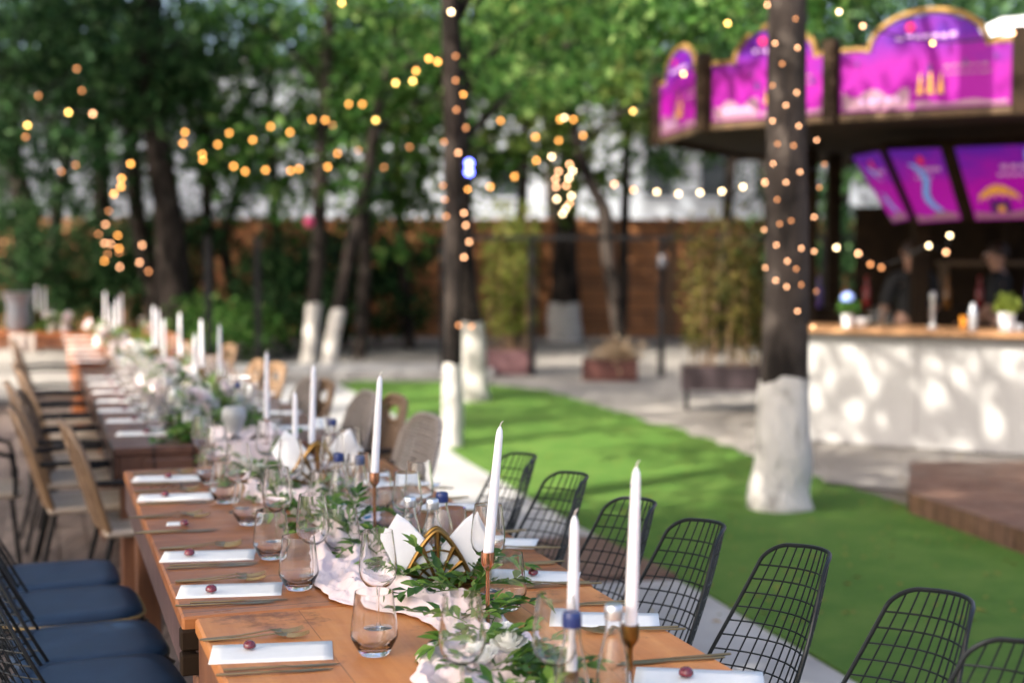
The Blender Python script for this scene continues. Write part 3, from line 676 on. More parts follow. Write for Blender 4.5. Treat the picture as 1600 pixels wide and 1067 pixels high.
CK = Kind(CT); sticks = {}
# (candle foot px, candle tip px, depth, holder height, metal, labels)
CANDLES = [(893, 1060, 897, 795, .08, BRASS, 'the short front candle, before the blue capped bottle'), (985, 990, 993, 716, .17, BRASS, 'the tallest front candle, over the lawn side cards'), (762, 874, 781, 660, .165, COPPER, 'the leaning candle beside the gold napkin holder'),
           (585, 747, 595, 575, .19, COPPER, 'the candle before the silver capped bottles'), (487, 700, 491, 565, .14, BRASS, 'the candle over the far napkin holder'), (462, 742, 462, 607, .05, BRASS, 'the shorter candle beside the far white napkins'),
           (417, 660, 418, 548, .12, COPPER, 'the candle at the near end of the drawer table'), (344, 592, 344, 505, .14, BRASS, 'the candle before the first peach wicker chair'), (316, 578, 315, 493, .14, BRASS, 'the candle left of it on the dark tables'), (305, 602, 306, 520, .06, BRASS, 'the low candle among blush flowers on the dark tables'),
           (282, 560, 282, 483, .14, BRASS, 'the bright candle alone on the second dark table'), (241, 545, 240, 474, .16, BRASS, 'the first of three candles close together on the dark tables'), (248, 548, 248, 482, .13, BRASS, 'the middle of three candles close together on the dark tables'), (257, 566, 257, 502, .08, BRASS, 'the lowest of three candles close together on the dark tables'),
           (190, 510, 190, 453, .15, BRASS, 'the taller candle on the bright orange table'), (184, 518, 184, 460, .12, BRASS, 'the second candle on the bright orange table'), (165, 505, 165, 452, .15, BRASS, 'the candle far down the orange tables'), (175, 530, 175, 478, .06, BRASS, 'the lowest candle on the orange tables'),
           (58, 488, 57, 438, .16, BRASS, 'the taller candle on the crosswise far table'), (70, 492, 70, 444, .14, BRASS, 'the shorter candle on the crosswise far table')]
for i, (bx, by, tx, ty, hh, mat, lab) in enumerate(CANDLES):
    z = TH + hh - .016; p = P(bx, by, z)
    key = (round(hh, 3), mat.name)
    if key not in sticks: sticks[key] = stick(hh, mat)
    sticks[key].put((p.x, p.y, TH + .001), 0, ('copper' if mat is COPPER else 'brass') + ' candlestick under ' + lab, 'slim metal candlesticks on the tables')
    lean = math.atan2((tx - bx) , (by - ty)) * (1.05 if i < 6 else .4)
    CK.put(p, 0, 'white taper, ' + lab, 'white taper candles on the tables', (rnd.uniform(-.012, .012), lean))

# ------------------------------------------------------------------ napkin holders
def napkin_holder(name, p, rz, labs, s=1.0, na=0.0):
    t = thing('napkin_holder', labs[0], 'napkin holder', p, rz, 'gold napkin holders on the tables')
    def arch(x): x = abs(x) / .088; return .132 * max(0, 1 - x ** 1.5)
    for y, n in ((-.020, 'front_arch'), (.020, 'back_arch')):
        m = MB()
        N = 26; pts = []
        for i in range(N + 1): x = -.088 + .176 * i / N; pts.append((x, y, max(arch(x), .004)))
        m.tube(pts, .0060, 8); m.tube([(-.088, y, .004), (.088, y, .004)], .0050, 6)
        for k in range(7):                                  # ribs fanning out from the foot
            a = R(22 + k * 22.6); x, z = 0, .006
            r0 = .012; r1 = r0
            while r1 < .16 and r1 * math.sin(a) < arch(r1 * math.cos(a)) - .001: r1 += .002
            m.tube([(r0 * math.cos(a), y, .005 + r0 * math.sin(a)), (r1 * .6 * math.cos(a), y, .004 + r1 * .6 * math.sin(a)), (r1 * math.cos(a), y, r1 * math.sin(a))], [.0042, .004, .007], 6)
        for rr in (.05, .086):
            pts = []
            for q in range(21):
                a = math.pi * (q + .5) / 21; x, z = rr * math.cos(a), rr * math.sin(a)
                if z < arch(x): pts.append((x, y, z))
            if len(pts) > 2: m.tube(pts, .0028, 6, flat=.6)
        obj(n, m, BRASS, t)
    b = MB(); b.box((0, 0, .003), (.176, .05, .004), bev=.001); obj('base_plate', b, BRASS, t)
    t.scale = (s,) * 3
    # folded napkins held in the slot, corners fanned out to both sides
    for k, sg in enumerate((-1, 1)):
        m = MB()
        for q in range(4):
            y = (-.013 + q * .0078); sp = 1 + q * .03
            pl = [(0, .008), (sg * .07, .012), (sg * .122 * sp, .095 + q * .003), (sg * .094, .156 + q * .004), (sg * .068, .150), (sg * .012, .088)]
            if sg < 0: pl = pl[::-1]
            m.plate(pl, y, y + .0028)
        o = obj('folded_napkins', m, NAPK, None, False); o.location = Vector(p) + Vector((0, 0, .002)); o.rotation_euler.z = rz; o.scale = (s,) * 3
        tag(o, labs[1 + k], 'napkins', 'white paper napkins in the holders')
napkin_holder('napkin_holder', P(683, 912, TH + .004), R(8), ('pointed gold napkin holder with fanned ribs behind green leaves', 'white napkins sticking out of the gold arch beside the bottles', 'white napkins sticking out of the gold arch beside the leaning candle'))
napkin_holder('napkin_holder', P(497, 762, TH + .004), R(8), ('blurred gold napkin holder between two far white candles', 'white napkins of the far holder, under the shorter candle', 'white napkins of the far holder, before the blue cap'), 1.15)

# made-up vase shape for a pale grey blob on the drawer table and grey urn on the far table
j = MB(); j.lathe([(.03, 0), (.035, .02), (.03, .05), (.055, .10), (.075, .15), (.07, .19), (.055, .21)], 24); jo = obj('vase_stand_in', j, M('frosted_grey', (.36, .36, .35), (.46, .46, .45), rough=.35), None); jo.location = P(366, 690, TH) + Vector((0, 0, 0)); jo.scale = (.7,) * 3; tag(jo, 'grey vase shape standing in for a pale blob on the drawer table', 'vase')
j = MB(); j.lathe([(.10, 0), (.13, .08), (.11, .24), (.14, .34), (.16, .38)], 24); jo = obj('metal_urn', j, M('grey_urn', (.20, .23, .27), (.30, .33, .37), rough=.35, metal=.5), None); jo.location = P(30, 517, TH); tag(jo, 'grey metal urn on the crosswise far table', 'urn')

# ------------------------------------------------------------------ black wire chairs
def wire_chair():
    t = thing('wire_chair', '', 'chair')
    def hw(tt):
        return .165 + .012 * math.sin(min(1, tt / .45) * 1.57) - .066 * max(0, (tt - .30) / .70) ** 1.3
    def pt(s, tt):
        x = s * hw(tt); z = .43 + .43 * tt; y = -.17 - .05 * math.sin(tt * 1.57) - .13 * tt + .10 * (s * s) * (1 - .3 * tt)
        return Vector((x, y, z))
    def top(s):
        a = abs(s); return 1 - .012 * s * s if a <= .70 else 1 - .012 * .70 ** 2 - .095 * (1 - math.sqrt(max(0, 1 - ((a - .70) / .30) ** 2)))
    m = MB()
    arc = [-math.cos(q / 10 * 1.5708) for q in range(1, 11)]
    ss = [-1 + .30 * (1 - math.cos(q / 9 * 1.5708)) for q in range(1, 10)] + [-.45, -.25, 0, .25, .45] + [1 - .30 * (1 - math.cos((9 - q) / 9 * 1.5708)) for q in range(0, 9)]
    t1 = top(1)
    rim = [pt(-1, tt) for tt in [i / 12 * t1 for i in range(13)]] + [pt(s, top(s)) for s in ss] + [pt(1, tt) for tt in [(12 - i) / 12 * t1 for i in range(13)]]
    fr = MB(); fr.tube(rim, .0048, 8)
    for k in range(13):
        s = -1 + (k + 1) * 2 / 14; m.tube([pt(s, top(s) * i / 12) for i in range(13)], .0021, 5)
    for k in range(12):
        tt = .03 + k * .077; m.tube([pt(-1 + i / 10 * 2, tt) for i in range(11)], .0021, 5)
    obj('back_rim', fr, BLACKW, t); obj('back_mesh', m, BLACKW, t)
    # seat shell
    def sp(a, b):
        y = -.17 + b * .40; w_ = .172 + .055 * math.sin(min(1, b * 1.4) * 1.57); x = a * w_
        if b > .8: x *= 1 - .35 * ((b - .8) / .2) ** 2
        return Vector((x, y + .10 * a * a * (1 - b), .43 - .02 * (1 - a * a) + .012 * b - .03 * max(0, b - .85)))
    m = MB()
    for k in range(9): a = -.8 + k * .2; m.tube([sp(a, i / 8) for i in range(9)], .0026, 5)
    for k in range(7): b = .08 + k * .14; m.tube([sp(-1 + i / 6 * 2, b) for i in range(7)], .0026, 5)
    obj('seat_mesh', m, BLACKW, t)
    m = MB(); m.tube([sp(-1, i / 10) for i in range(11)] + [sp(-1 + 2 * i / 8, 1) for i in range(1, 8)] + [sp(1, 1 - i / 10) for i in range(11)], .0052, 8); obj('seat_rim', m, BLACKW, t)
    # cushion
    m = MB()
    def cf(a, b, z):
        th = a * 2 * math.pi; c, s = math.cos(th), math.sin(th); n = 4.5
        rr = (abs(c) ** n + abs(s) ** n) ** (-1 / n)
        return Vector((.205 * rr * c * b, .02 + .205 * rr * s * b, z))
    prof = [(.01, .448), (.95, .448), (1.0, .456), (1.0, .468), (.96, .478), (.7, .483), (.3, .480), (.01, .479)]
    m.grid(lambda a, b: cf(a, prof[round(b * 7)][0], prof[round(b * 7)][1]), 40, 7); obj('cushion', m, LEATHER, t, True, 60)
    m = MB(); m.tube([cf(i / 40, 1.005, .459) for i in range(40)], .0035, 6, True); obj('piping', m, BLACKW, t)
    for sx in (-1, 1):
        for y0, y1 in ((.15, .21), (-.12, -.22)):
            m = MB(); m.tube([(sx * .13, y0, .43), (sx * .20, y1, .008)], .0075, 8); obj('leg', m, BLACKW, t)
        m = MB(); m.tube([(sx * .145, .155, .36), (sx * .145, -.14, .36)], .005, 6); obj('side_bar', m, BLACKW, t)
    return Kind(t)
WC = wire_chair(); grp = 'black wire chairs with dark seat pads'
face_l, face_r = R(90) + PHI, PHI - R(90)
# top edge centre of each lawn-side chair (x, y of the photo)
RC = [(1634, 1028, 4), (1492, 944, 3), (1276, 870, 4), (1116, 828, 3), (1010, 792, 4), (907, 750, 3), (828, 719, 3)]
for i, (x, y, dr) in enumerate(RC):
    q = P(x, y, .855); rz = face_l + R(dr); f = Vector((-math.sin(rz), math.cos(rz), 0)); b = q + f * .335
    WC.put((b.x, b.y, .012), rz, 'black wire chair on the lawn side, %s to the camera' % ORD[i], grp)
# seat centre of each deck-side wire chair
LC = [(140, 1072, 6), (125, 1012, 4), (100, 950, 3), (75, 905, 2)]
for i, (x, y, dr) in enumerate(LC):
    q = P(x, y, .46); o = WC.put((q.x, q.y, 0), face_r + R(dr), 'black wire chair with navy pad on the deck side, %s to the camera' % ORD[i], grp)
    if i == 2:
        o['label'] = 'black wire chair with tan piping round its navy pad on the deck side'
        for ch in COL.objects:
            if ch.parent == o and ch.name.startswith('piping'): ch.data = ch.data.copy(); ch.data.materials.clear(); ch.data.materials.append(LEATHERT); ch['label'] = 'tan piping'; ch.scale = (1.02, 1.02, 1)

# ------------------------------------------------------------------ wicker chairs
def wicker_chair(mat, hole, frame, arms=True):
    t = thing('wicker_chair', '', 'chair')
    def pt(a, b, off=0):
        w_ = .205 + .02 * math.sin(b * 3.1); 
        return Vector((a * w_, -.19 - .13 * b + .025 * a * a - off, .44 + .42 * b))
    def top(a): return 1 - .22 * abs(a) ** 4.5
    m = MB(); ns = 13
    for q in range(ns):
        a = -.94 + 1.88 * q / (ns - 1); tp = top(a)
        if hole and abs(a) < .46:
            m.tube([pt(a, tp * .74 * i / 6, .007) for i in range(7)], .0075, 5); m.tube([pt(a, tp * .92, .007), pt(a, tp * .99, .007)], .0075, 5)
        else: m.tube([pt(a, tp * i / 8, .007 + .004 * (i % 2)) for i in range(9)], .0075, 5)
    for q in range(17):
        b = .03 + q * .057
        if hole and .72 < b < .93:
            for sg in (-1, 1): m.tube([pt(sg * (.46 + .52 * i / 4), b, .007) for i in range(5)], .0058, 5)
        else: m.tube([pt(-.98 + 1.96 * i / 8, b * min(1, top(-.98 + 1.96 * i / 8) + .0), .007) for i in range(9)], .0058, 5)
    obj('backrest', m, mat, t)
    if hole:
        h = MB(); h.tube([pt(.45 * math.cos(q / 20 * 6.283), .83 + .095 * math.sin(q / 20 * 6.283), .007) for q in range(20)], .011, 7, True); obj('hand_hole_rim', h, frame, t)
    fr = MB(); fr.tube([pt(-1, .84 * i / 10, .007) for i in range(8)] + [pt(-1 + 2 * i / 22, top(-1 + 2 * i / 22), .007) for i in range(23)] + [pt(1, .84 * (7 - i) / 10, .007) for i in range(8)], .014, 8); obj('back_frame', fr, frame, t)
    s = MB(); s.box((0, .03, .435), (.44, .44, .03), bev=.01); obj('seat', s, SLAT, t, False)
    for sx in (-1, 1):
        m = MB(); m.tube([(sx * .20, .20, .42), (sx * .225, .24, .008)], .011, 8); obj('leg', m, BLACKM, t)
        m = MB(); m.tube([(sx * .19, -.16, .42), (sx * .215, -.26, .008)], .011, 8); obj('leg', m, BLACKM, t)
        if arms:
            m = MB(); m.tube([(sx * .215, -.235, .64), (sx * .25, -.10, .645), (sx * .255, .12, .64), (sx * .25, .20, .62), (sx * .235, .22, .55), (sx * .222, .215, .43)], .011, 8); obj('armrest', m, BLACKM, t)
    return Kind(t)
WCG, WCT = wicker_chair(WK_G, False, WK_G), wicker_chair(WK_T, True, BAMBOO)
g2_ = 'woven chairs with black arms'
for i, (x, y, kd, lab) in enumerate([(672, 652, WCG, 'grey woven chair on the lawn side, nearest the wire chairs'), (622, 622, WCT, 'tan woven chair with handle hole, beside the first grey woven one'), (578, 616, WCG, 'grey woven chair with solid back, behind the tan one with a hole'), (512, 598, WCT, 'tan woven chair with handle hole, seen before the lawn'),
                                    (488, 594, WCG, 'woven chair partly hidden by two white candles'), (436, 571, WCT, 'sunlit peach woven chair beyond the tall candles'), (406, 566, WCT, 'sunlit woven chair behind the drawer table candle'), (362, 541, WCT, 'farthest sunlit woven chair on the lawn side')]):
    q = P(x, y, .855); rz = face_l + R(5 + rnd.uniform(-4, 4)); f = Vector((-math.sin(rz), math.cos(rz), 0)); b = q + f * .32
    kd.put((b.x, b.y, .0), rz, lab, g2_)
def zuv(Z): return (Z - UV(0, 0).y) / U.y
for i, (u, v, dr, kd) in enumerate([(zuv(5.75), .12, 5, WCT), (zuv(6.3), -.08, 3, WCT), (zuv(6.95), -.06, -4, WCT), (zuv(7.5), -.12, 4, WCT), (zuv(8.1), -.06, 3, WCT), (zuv(8.7), -.10, 0, WCT), (zuv(9.4), -.1, 0, WCT), (zuv(6.75), -.62, 2, WCT), (zuv(11.0), -.15, 0, WCT)]):
    lab = 'tan woven chair on the deck side, %s to the camera' % ORD[i] if i != 7 else 'tan woven chair standing farther out on the deck by the photo edge'
    kd.put(UV(u, v, 0), face_r + R(dr), lab, g2_)

# ------------------------------------------------------------------ trees
def leaf_cloud(name, clumps, size, seed, mat, aspect=.5, droop=.2):
    rg = np.random.default_rng(seed); V_, n_tot = [], 0
    for (x, y, z, r_, n) in clumps:
        c = rg.normal(size=(n, 3)); c /= np.linalg.norm(c, axis=1)[:, None]; c *= (rg.random(n) ** .5)[:, None] * r_
        c[:, 2] *= .75; c += (x, y, z)
        d = rg.normal(size=(n, 3)); d[:, 2] -= droop; d /= np.linalg.norm(d, axis=1)[:, None]
        o = np.cross(d, rg.normal(size=(n, 3))); o /= np.linalg.norm(o, axis=1)[:, None]
        L = (size * rg.uniform(.6, 1.3, n))[:, None]
        V_.append(np.stack([c, c + d * L * .5 + o * L * aspect * .5, c + d * L, c + d * L * .5 - o * L * aspect * .5], 1).reshape(-1, 3)); n_tot += n
    v = np.concatenate(V_); me = bpy.data.meshes.new(name)
    me.vertices.add(len(v)); me.vertices.foreach_set('co', v.ravel()); me.loops.add(len(v)); me.loops.foreach_set('vertex_index', np.arange(len(v), dtype=np.int32))
    me.polygons.add(n_tot); me.polygons.foreach_set('loop_start', np.arange(0, len(v), 4, dtype=np.int32)); me.update(calc_edges=True); me.validate()
    me.materials.append(mat); return me
LF_D = leafmat('leaves_dark', [(0, (.006, .020, .006)), (.5, (.015, .046, .013)), (.85, (.040, .098, .030)), (1, (.11, .19, .075))], .26)  # leaf colours darkened to carry the deep shade of these trees
LF_M = leafmat('leaves_mid', [(0, (.014, .048, .008)), (.5, (.036, .100, .018)), (.85, (.085, .175, .035)), (1, (.20, .29, .09))], .33)
LF_Y = leafmat('leaves_light', [(0, (.030, .060, .010)), (.5, (.070, .12, .020)), (.85, (.14, .19, .04)), (1, (.25, .28, .08))], .36)  # brighter, yellower leaf colours that carry a sunlit look
LF_B = leafmat('bamboo_leaf', [(0, (.045, .07, .012)), (.5, (.11, .14, .025)), (1, (.24, .25, .05))], .35)
def crown_clumps(c, rx, ry, rz_, n, r_, per, seed, lo=-1):
    r = random.Random(seed); out = []
    while len(out) < n:
        d = rv(r) * (r.random() ** .45)
        if d.z < lo: continue
        out.append((c[0] + d.x * rx, c[1] + d.y * ry, c[2] + d.z * rz_, r_ * r.uniform(.6, 1.3), int(per * r.uniform(.5, 1.3))))
    return out
def trunk_mesh(name, pts, rad, n=14, seed=0, lump=.10):
    r = random.Random(seed); fine = smooth_path(pts, 400); cl = [fine[min(400, round(400 * (i / 26) ** 1.8))] for i in range(27)]; m = MB(); rs = []
    for i in range(27):
        x = (i / 26) ** 1.8; k = x * (len(rad) - 1); j = min(int(k), len(rad) - 2); rs.append(rad[j] + (rad[j + 1] - rad[j]) * (k - j))
    vs, fs = [], []
    ph = [r.uniform(0, 6) for _ in range(4)]
    for i, p in enumerate(cl):
        for q in range(n):
            a = 2 * math.pi * q / n; k = 1 + lump * (.5 * math.sin(3 * a + ph[0] + i * .2) + .4 * math.sin(5 * a + ph[1] - i * .35) + .5 * math.sin(i * .9 + ph[2] + a))
            if i == 0: k *= 1.18 + .1 * math.sin(4 * a + ph[3])
            vs.append(p + Vector((math.cos(a), math.sin(a), 0)) * rs[i] * k)
    for i in range(26):
        for q in range(n): z = (q + 1) % n; fs.append((i * n + q, i * n + z, i * n + n + z, i * n + n + q))
    fs.append(tuple(range(n - 1, -1, -1))); fs.append(tuple(range(26 * n, 27 * n)))
    m.add(vs, fs); return m, cl, rs
def tree(label, base, pts, rad, paint=0, crown=None, leafm=LF_M, size=.13, seed=1, grp='trees around the lawn', limbs=5, bark=BARK, trunkname='trunk', lump=.10, name='tree'):
    """pts: world points up the trunk; crown: clump list in world coordinates"""
    t = thing(name, label, 'tree', base, 0, grp)
    L = [Vector(p) - Vector(base) for p in pts]
    m, cl, rs = trunk_mesh('trunk', L, rad, seed=seed, lump=lump)
    r = random.Random(seed + 5); H = cl[-1].z
    if limbs and crown:
        for k in range(limbs):
            i = r.randint(21, 26); p = cl[i]; tgt = Vector(r.choice(crown)[:3]) - Vector(base)
            mid = p.lerp(tgt, .5) + Vector((r.uniform(-.3, .3), r.uniform(-.3, .3), r.uniform(0, .5)))
            m.tube([p, p.lerp(mid, .5) + Vector((0, 0, .1)), mid, tgt], [rs[i] * .5, rs[i] * .36, rs[i] * .24, .012], 6)
    obj('trunk', m, bark, t, True, 60)
    if paint:
        vsn = 14; mm = MB(); vs, fs = [], []; ks = [i for i in range(27) if cl[i].z < paint + .12]
        ks = ks[:max(3, len(ks))]
        for i in ks:
            for q in range(14):
                v = Vector(m.v[i * 14 + q]); c = cl[i]; w_ = v - c; e = (i == ks[-1]) * .012 * math.sin(q * 1.3 + seed) + (i == ks[-1]) * (paint - c.z)
                vs.append(c + w_ * (1 + .006 / max(.02, w_.length)) + Vector((0, 0, e)))
        for a in range(len(ks) - 1):
            for q in range(14): z = (q + 1) % 14; fs.append((a * 14 + q, a * 14 + z, a * 14 + 14 + z, a * 14 + 14 + q))
        mm.add(vs, fs); obj('limewashed_base', mm, LIME, t, True, 60)
    if crown:
        me = leaf_cloud('crown', [(c[0] - base[0], c[1] - base[1], c[2] - base[2], c[3], c[4]) for c in crown], size, seed, leafm)
        obj('crown', me, None, t)
    return t
def vert(p, h, lean=(0, 0), n=5, wob=.03, seed=0):
    r = random.Random(seed); return [Vector((p.x + lean[0] * i / (n - 1) + r.uniform(-wob, wob) * (i > 0), p.y + lean[1] * i / (n - 1), p.z - .02 + h * i / (n - 1))) for i in range(n)]
# tree beside the bar, wound with lights
b1 = P(1215, 795); Y1 = b1.y
tp = [b1 + Vector((0, 0, -.02)), Q(1216, 760, Y1), Q(1222, 700, Y1), Q(1226, 610, Y1), Q(1229, 450, Y1), Q(1231, 250, Y1), Q(1232, 30, Y1), Q(1236, -250, Y1), Q(1240, -600, Y1)]
crown1 = crown_clumps((b1.x + .3, Y1 + 1.6, 5.8), 3.4, 3.0, 1.4, 110, .5, 55, 11)
crown1 += [(q.x, q.y, q.z, .30, 70) for q in [Q(x, y, Y) for x, y, Y in [(1010, 20, 10.6), (1060, 30, 10.8), (1110, 20, 10.4), (1165, -5, 10.6), (985, 70, 11.4), (980, 40, 11), (1280, 0, 9.3), (1330, -25, 9.2), (1200, -10, 9.6)]]]
T1 = tree('thick dark trunk with white limewashed foot beside the bar, wound with lights', b1, tp, [.198, .178, .165, .148, .127, .114, .112, .108, .10], .80, crown1, LF_M, .12, 1, bark=BARK2)
# slim tree with lights at the lawn's near corner
b2 = P(706, 698); Y2 = b2.y
tp = [b2 + Vector((0, 0, -.02)), Q(706, 640, Y2), Q(707, 560, Y2), Q(707, 400, Y2), Q(708, 200, Y2), Q(704, 0, Y2), Q(700, -250, Y2), Q(698, -500, Y2)]
crown2 = crown_clumps((b2.x + .2, Y2 + .9, 5.8), 3.0, 2.8, 1.2, 90, .5, 55, 12) + [(q.x, q.y, q.z, .34, 65) for q in [Q(x, y, Y) for x, y, Y in [(560, -10, 13), (620, 20, 13), (760, 10, 12.6), (800, 60, 13), (850, 20, 12.8), (900, 70, 13), (940, 20, 12.6), (770, 120, 13.4), (680, 40, 13.2), (590, 70, 13.6), (860, 130, 13.8), (930, 130, 13.8)]]]
tree('slim dark trunk with white foot standing at the lawn edge beside the path', b2, tp, [.088, .080, .07, .068, .07, .075, .07, .06], .66, crown2, LF_M, .12, 2)
b3 = P(741, 627); Y3 = b3.y
tp = [b3 + Vector((0, 0, -.02)), Q(741, 600, Y3), Q(738, 530, Y3), Q(727, 430, Y3), Q(720, 300, Y3), Q(714, 120, Y3), Q(700, -60, Y3)]
tree('leaning tree with broad white foot right behind the slim lit trunk', b3, tp, [.15, .14, .13, .115, .10, .09, .07], .82, [c for c in crown_clumps((b3.x + .8, Y3 + 1.5, 4.6), 2.8, 2.4, 1.5, 70, .5, 45, 13)], LF_M, .14, 3)
b4 = P(882, 531); Y4 = b4.y
tp = [b4 + Vector((0, 0, -.02)), Q(882, 470, Y4), Q(884, 380, Y4), Q(888, 250, Y4), Q(880, 80, Y4)]
tree('tree with white foot close to the wooden fence, behind the planters', b4, tp, [.30, .26, .20, .16, .12], .64, crown_clumps((b4.x, Y4 + .5, 5.2), 3.2, 2.2, 2.2, 70, .6, 50, 14), LF_M, .18, 4)
b5 = P(975, 560); Y5 = b5.y
tp = [b5 + Vector((0, 0, -.02)), Q(962, 480, Y5), Q(950, 400, Y5), Q(944, 330, Y5), Q(915, 270, Y5), Q(890, 170, Y5), Q(885, 40, Y5)]
tree('thin crooked dark tree behind the russet planter', b5, tp, [.11, .10, .10, .11, .09, .07, .05], 0, crown_clumps((b5.x - .2, Y5 + .8, 4.7), 2.6, 2, 1.6, 60, .5, 45, 15), LF_Y, .15, 5, limbs=8)
b6, b7 = P(483, 567), P(513, 572)
tree('left one of two slim white footed trunks standing close together', b6, vert(b6, 5.0, (.3, .5), seed=6), [.11, .10, .10, .09, .07], .82, crown_clumps((b6.x + .2, b6.y + 1, 4.3), 2.4, 2, 1.7, 40, .45, 45, 16), LF_M, .15, 6)
tree('right one of two slim white footed trunks, slightly nearer', b7, vert(b7, 4.6, (.9, .6), seed=7), [.10, .09, .09, .08, .06], .76, crown_clumps((b7.x + 1.4, b7.y + 1.4, 4.2), 2.4, 2, 1.6, 44, .45, 45, 17), LF_M, .15, 7)
b8 = P(390, 545)
tree('small tree with white foot in front of the orange fence, leaning left', b8, [b8, Q(384, 500, b8.y), Q(360, 440, b8.y), Q(352, 370, b8.y), Q(372, 290, b8.y), Q(380, 150, b8.y)], [.11, .10, .09, .08, .07, .05], .62, crown_clumps((b8.x - .3, b8.y + .3, 4.6), 2.5, 2, 2, 38, .45, 45, 18), LF_D, .15, 8)
# dark trunks behind the far end of the tables
b9 = P(283, 560); Y9 = b9.y
tree('large dark trunk leaning left behind the far tables, the thickest there', b9, [b9, Q(275, 470, Y9), Q(262, 330, Y9), Q(240, 180, Y9), Q(235, 30, Y9), Q(232, -150, Y9)], [.30, .25, .20, .17, .16, .14], 0, crown_clumps((b9.x - .2, Y9 + .2, 4.5), 2.3, 1.8, 1.2, 90, .45, 55, 19), LF_D, .13, 9, limbs=9)
b10 = P(255, 552)
tree('slim dark trunk beside the thickest one, forking upward', b10, [b10, Q(232, 420, b10.y), Q(212, 320, b10.y), Q(205, 200, b10.y), Q(215, 60, b10.y)], [.16, .14, .12, .11, .08], 0, crown_clumps((b10.x - .6, b10.y, 4.2), 1.8, 1.6, 1.2, 50, .45, 50, 20), LF_D, .13, 10)
b11 = P(170, 540)
tree('straight dark trunk wound with amber lights behind the orange table', b11, [b11, Q(168, 450, b11.y), Q(160, 330, b11.y), Q(155, 180, b11.y), Q(150, 0, b11.y)], [.20, .17, .15, .14, .12], 0, crown_clumps((b11.x - .2, b11.y - .2, 4.3), 2.2, 1.8, 1.3, 80, .45, 55, 21), LF_D, .13, 11, limbs=8)
b12 = P(48, 540)
tree('dark trunk behind the grey urn, forking in two', b12, [b12, Q(45, 440, b12.y), Q(38, 330, b12.y), Q(22, 240, b12.y), Q(10, 100, b12.y)], [.26, .24, .20, .13, .10], 0, crown_clumps((b12.x - .3, b12.y - 1, 4.4), 2.2, 2.2, 1.4, 90, .45, 55, 22), LF_D, .13, 12, limbs=8)
b13 = P(92, 535)
tree('thin dark trunk between the urn and the lit trunk', b13, [b13, Q(86, 420, b13.y), Q(90, 320, b13.y), Q(105, 250, b13.y), Q(120, 100, b13.y)], [.15, .13, .11, .10, .08], 0, crown_clumps((b13.x, b13.y, 4.8), 2, 2, 1.3, 60, .45, 50, 23), LF_D, .13, 13)
# low hanging branch tips over the far tables
# trees in the middle distance filling the upper background
far_t = [(560, 20.5, LF_M, 3.3, 'mid green tree behind the two white footed trunks'), (640, 22.5, LF_M, 3.5, 'leafy tree beyond the slim lit trunk'), (800, 21.5, LF_Y, 3.4, 'sunlit yellow green tree behind the bamboo planter'), (970, 23, LF_M, 3.6, 'leafy tree above the hanging cluster of bulbs'), (1120, 21, LF_D, 3.6, 'dark leafy tree beside the purple roof corner'), (440, 23.5, LF_M, 3.2, 'pale gapped tree beyond the leaning small one'), (330, 21, LF_D, 3.2, 'dense dark tree behind the thickest trunk'), (-40, 19, LF_D, 3.2, 'dark tree at the photo edge behind the urn'), (1300, 23.5, LF_D, 3.8, 'dark tree behind the bar roof'), (1480, 25, LF_D, 4.0, 'dark tree far behind the purple panels')]
for i, (x, Y, lm, zc, lab) in enumerate(far_t):
    c = Q(x, 400, Y); b = Vector((c.x, c.y, 0))
    low = (1.15 if x > 500 else .75) if x < 820 else (1.0 if x >= 1290 else 0)
    tree(lab, b, vert(b, zc + 1.5, (rnd.uniform(-.4, .4), 0), seed=40 + i), [.10, .09, .08, .07, .05], 0, crown_clumps((b.x, b.y, zc + 1.4 - low * .55), 2.7, 1.9, 2.6, {440: 42, 330: 80, 560: 100}.get(x, 125), .55, 40, 60 + i), lm, .18, 60 + i, 'trees beyond the lawn', 7)
for i in (0, 1, 2, 5, 6, 7):  # row added to shade the building; its lower leaves also fill the background
    b = Vector((-22 + i * 4.6, 30.5 + (i % 2) * 1.2, 0))
    tree('tall leafy tree added to shade the pale building, %s from the urn side' % ['first', 'second', 'third', 'fourth', 'fifth', 'sixth', 'seventh', 'eighth'][i], b, vert(b, 8.5, (rnd.uniform(-.5, .5), 0), seed=140 + i), [.16, .14, .12, .10, .07], 0, crown_clumps((b.x, b.y, 8.6), 2.9, 2.2, 3.2, 120, .7, 50, 160 + i), LF_M, .24, 160 + i, 'trees beyond the fence', 7)
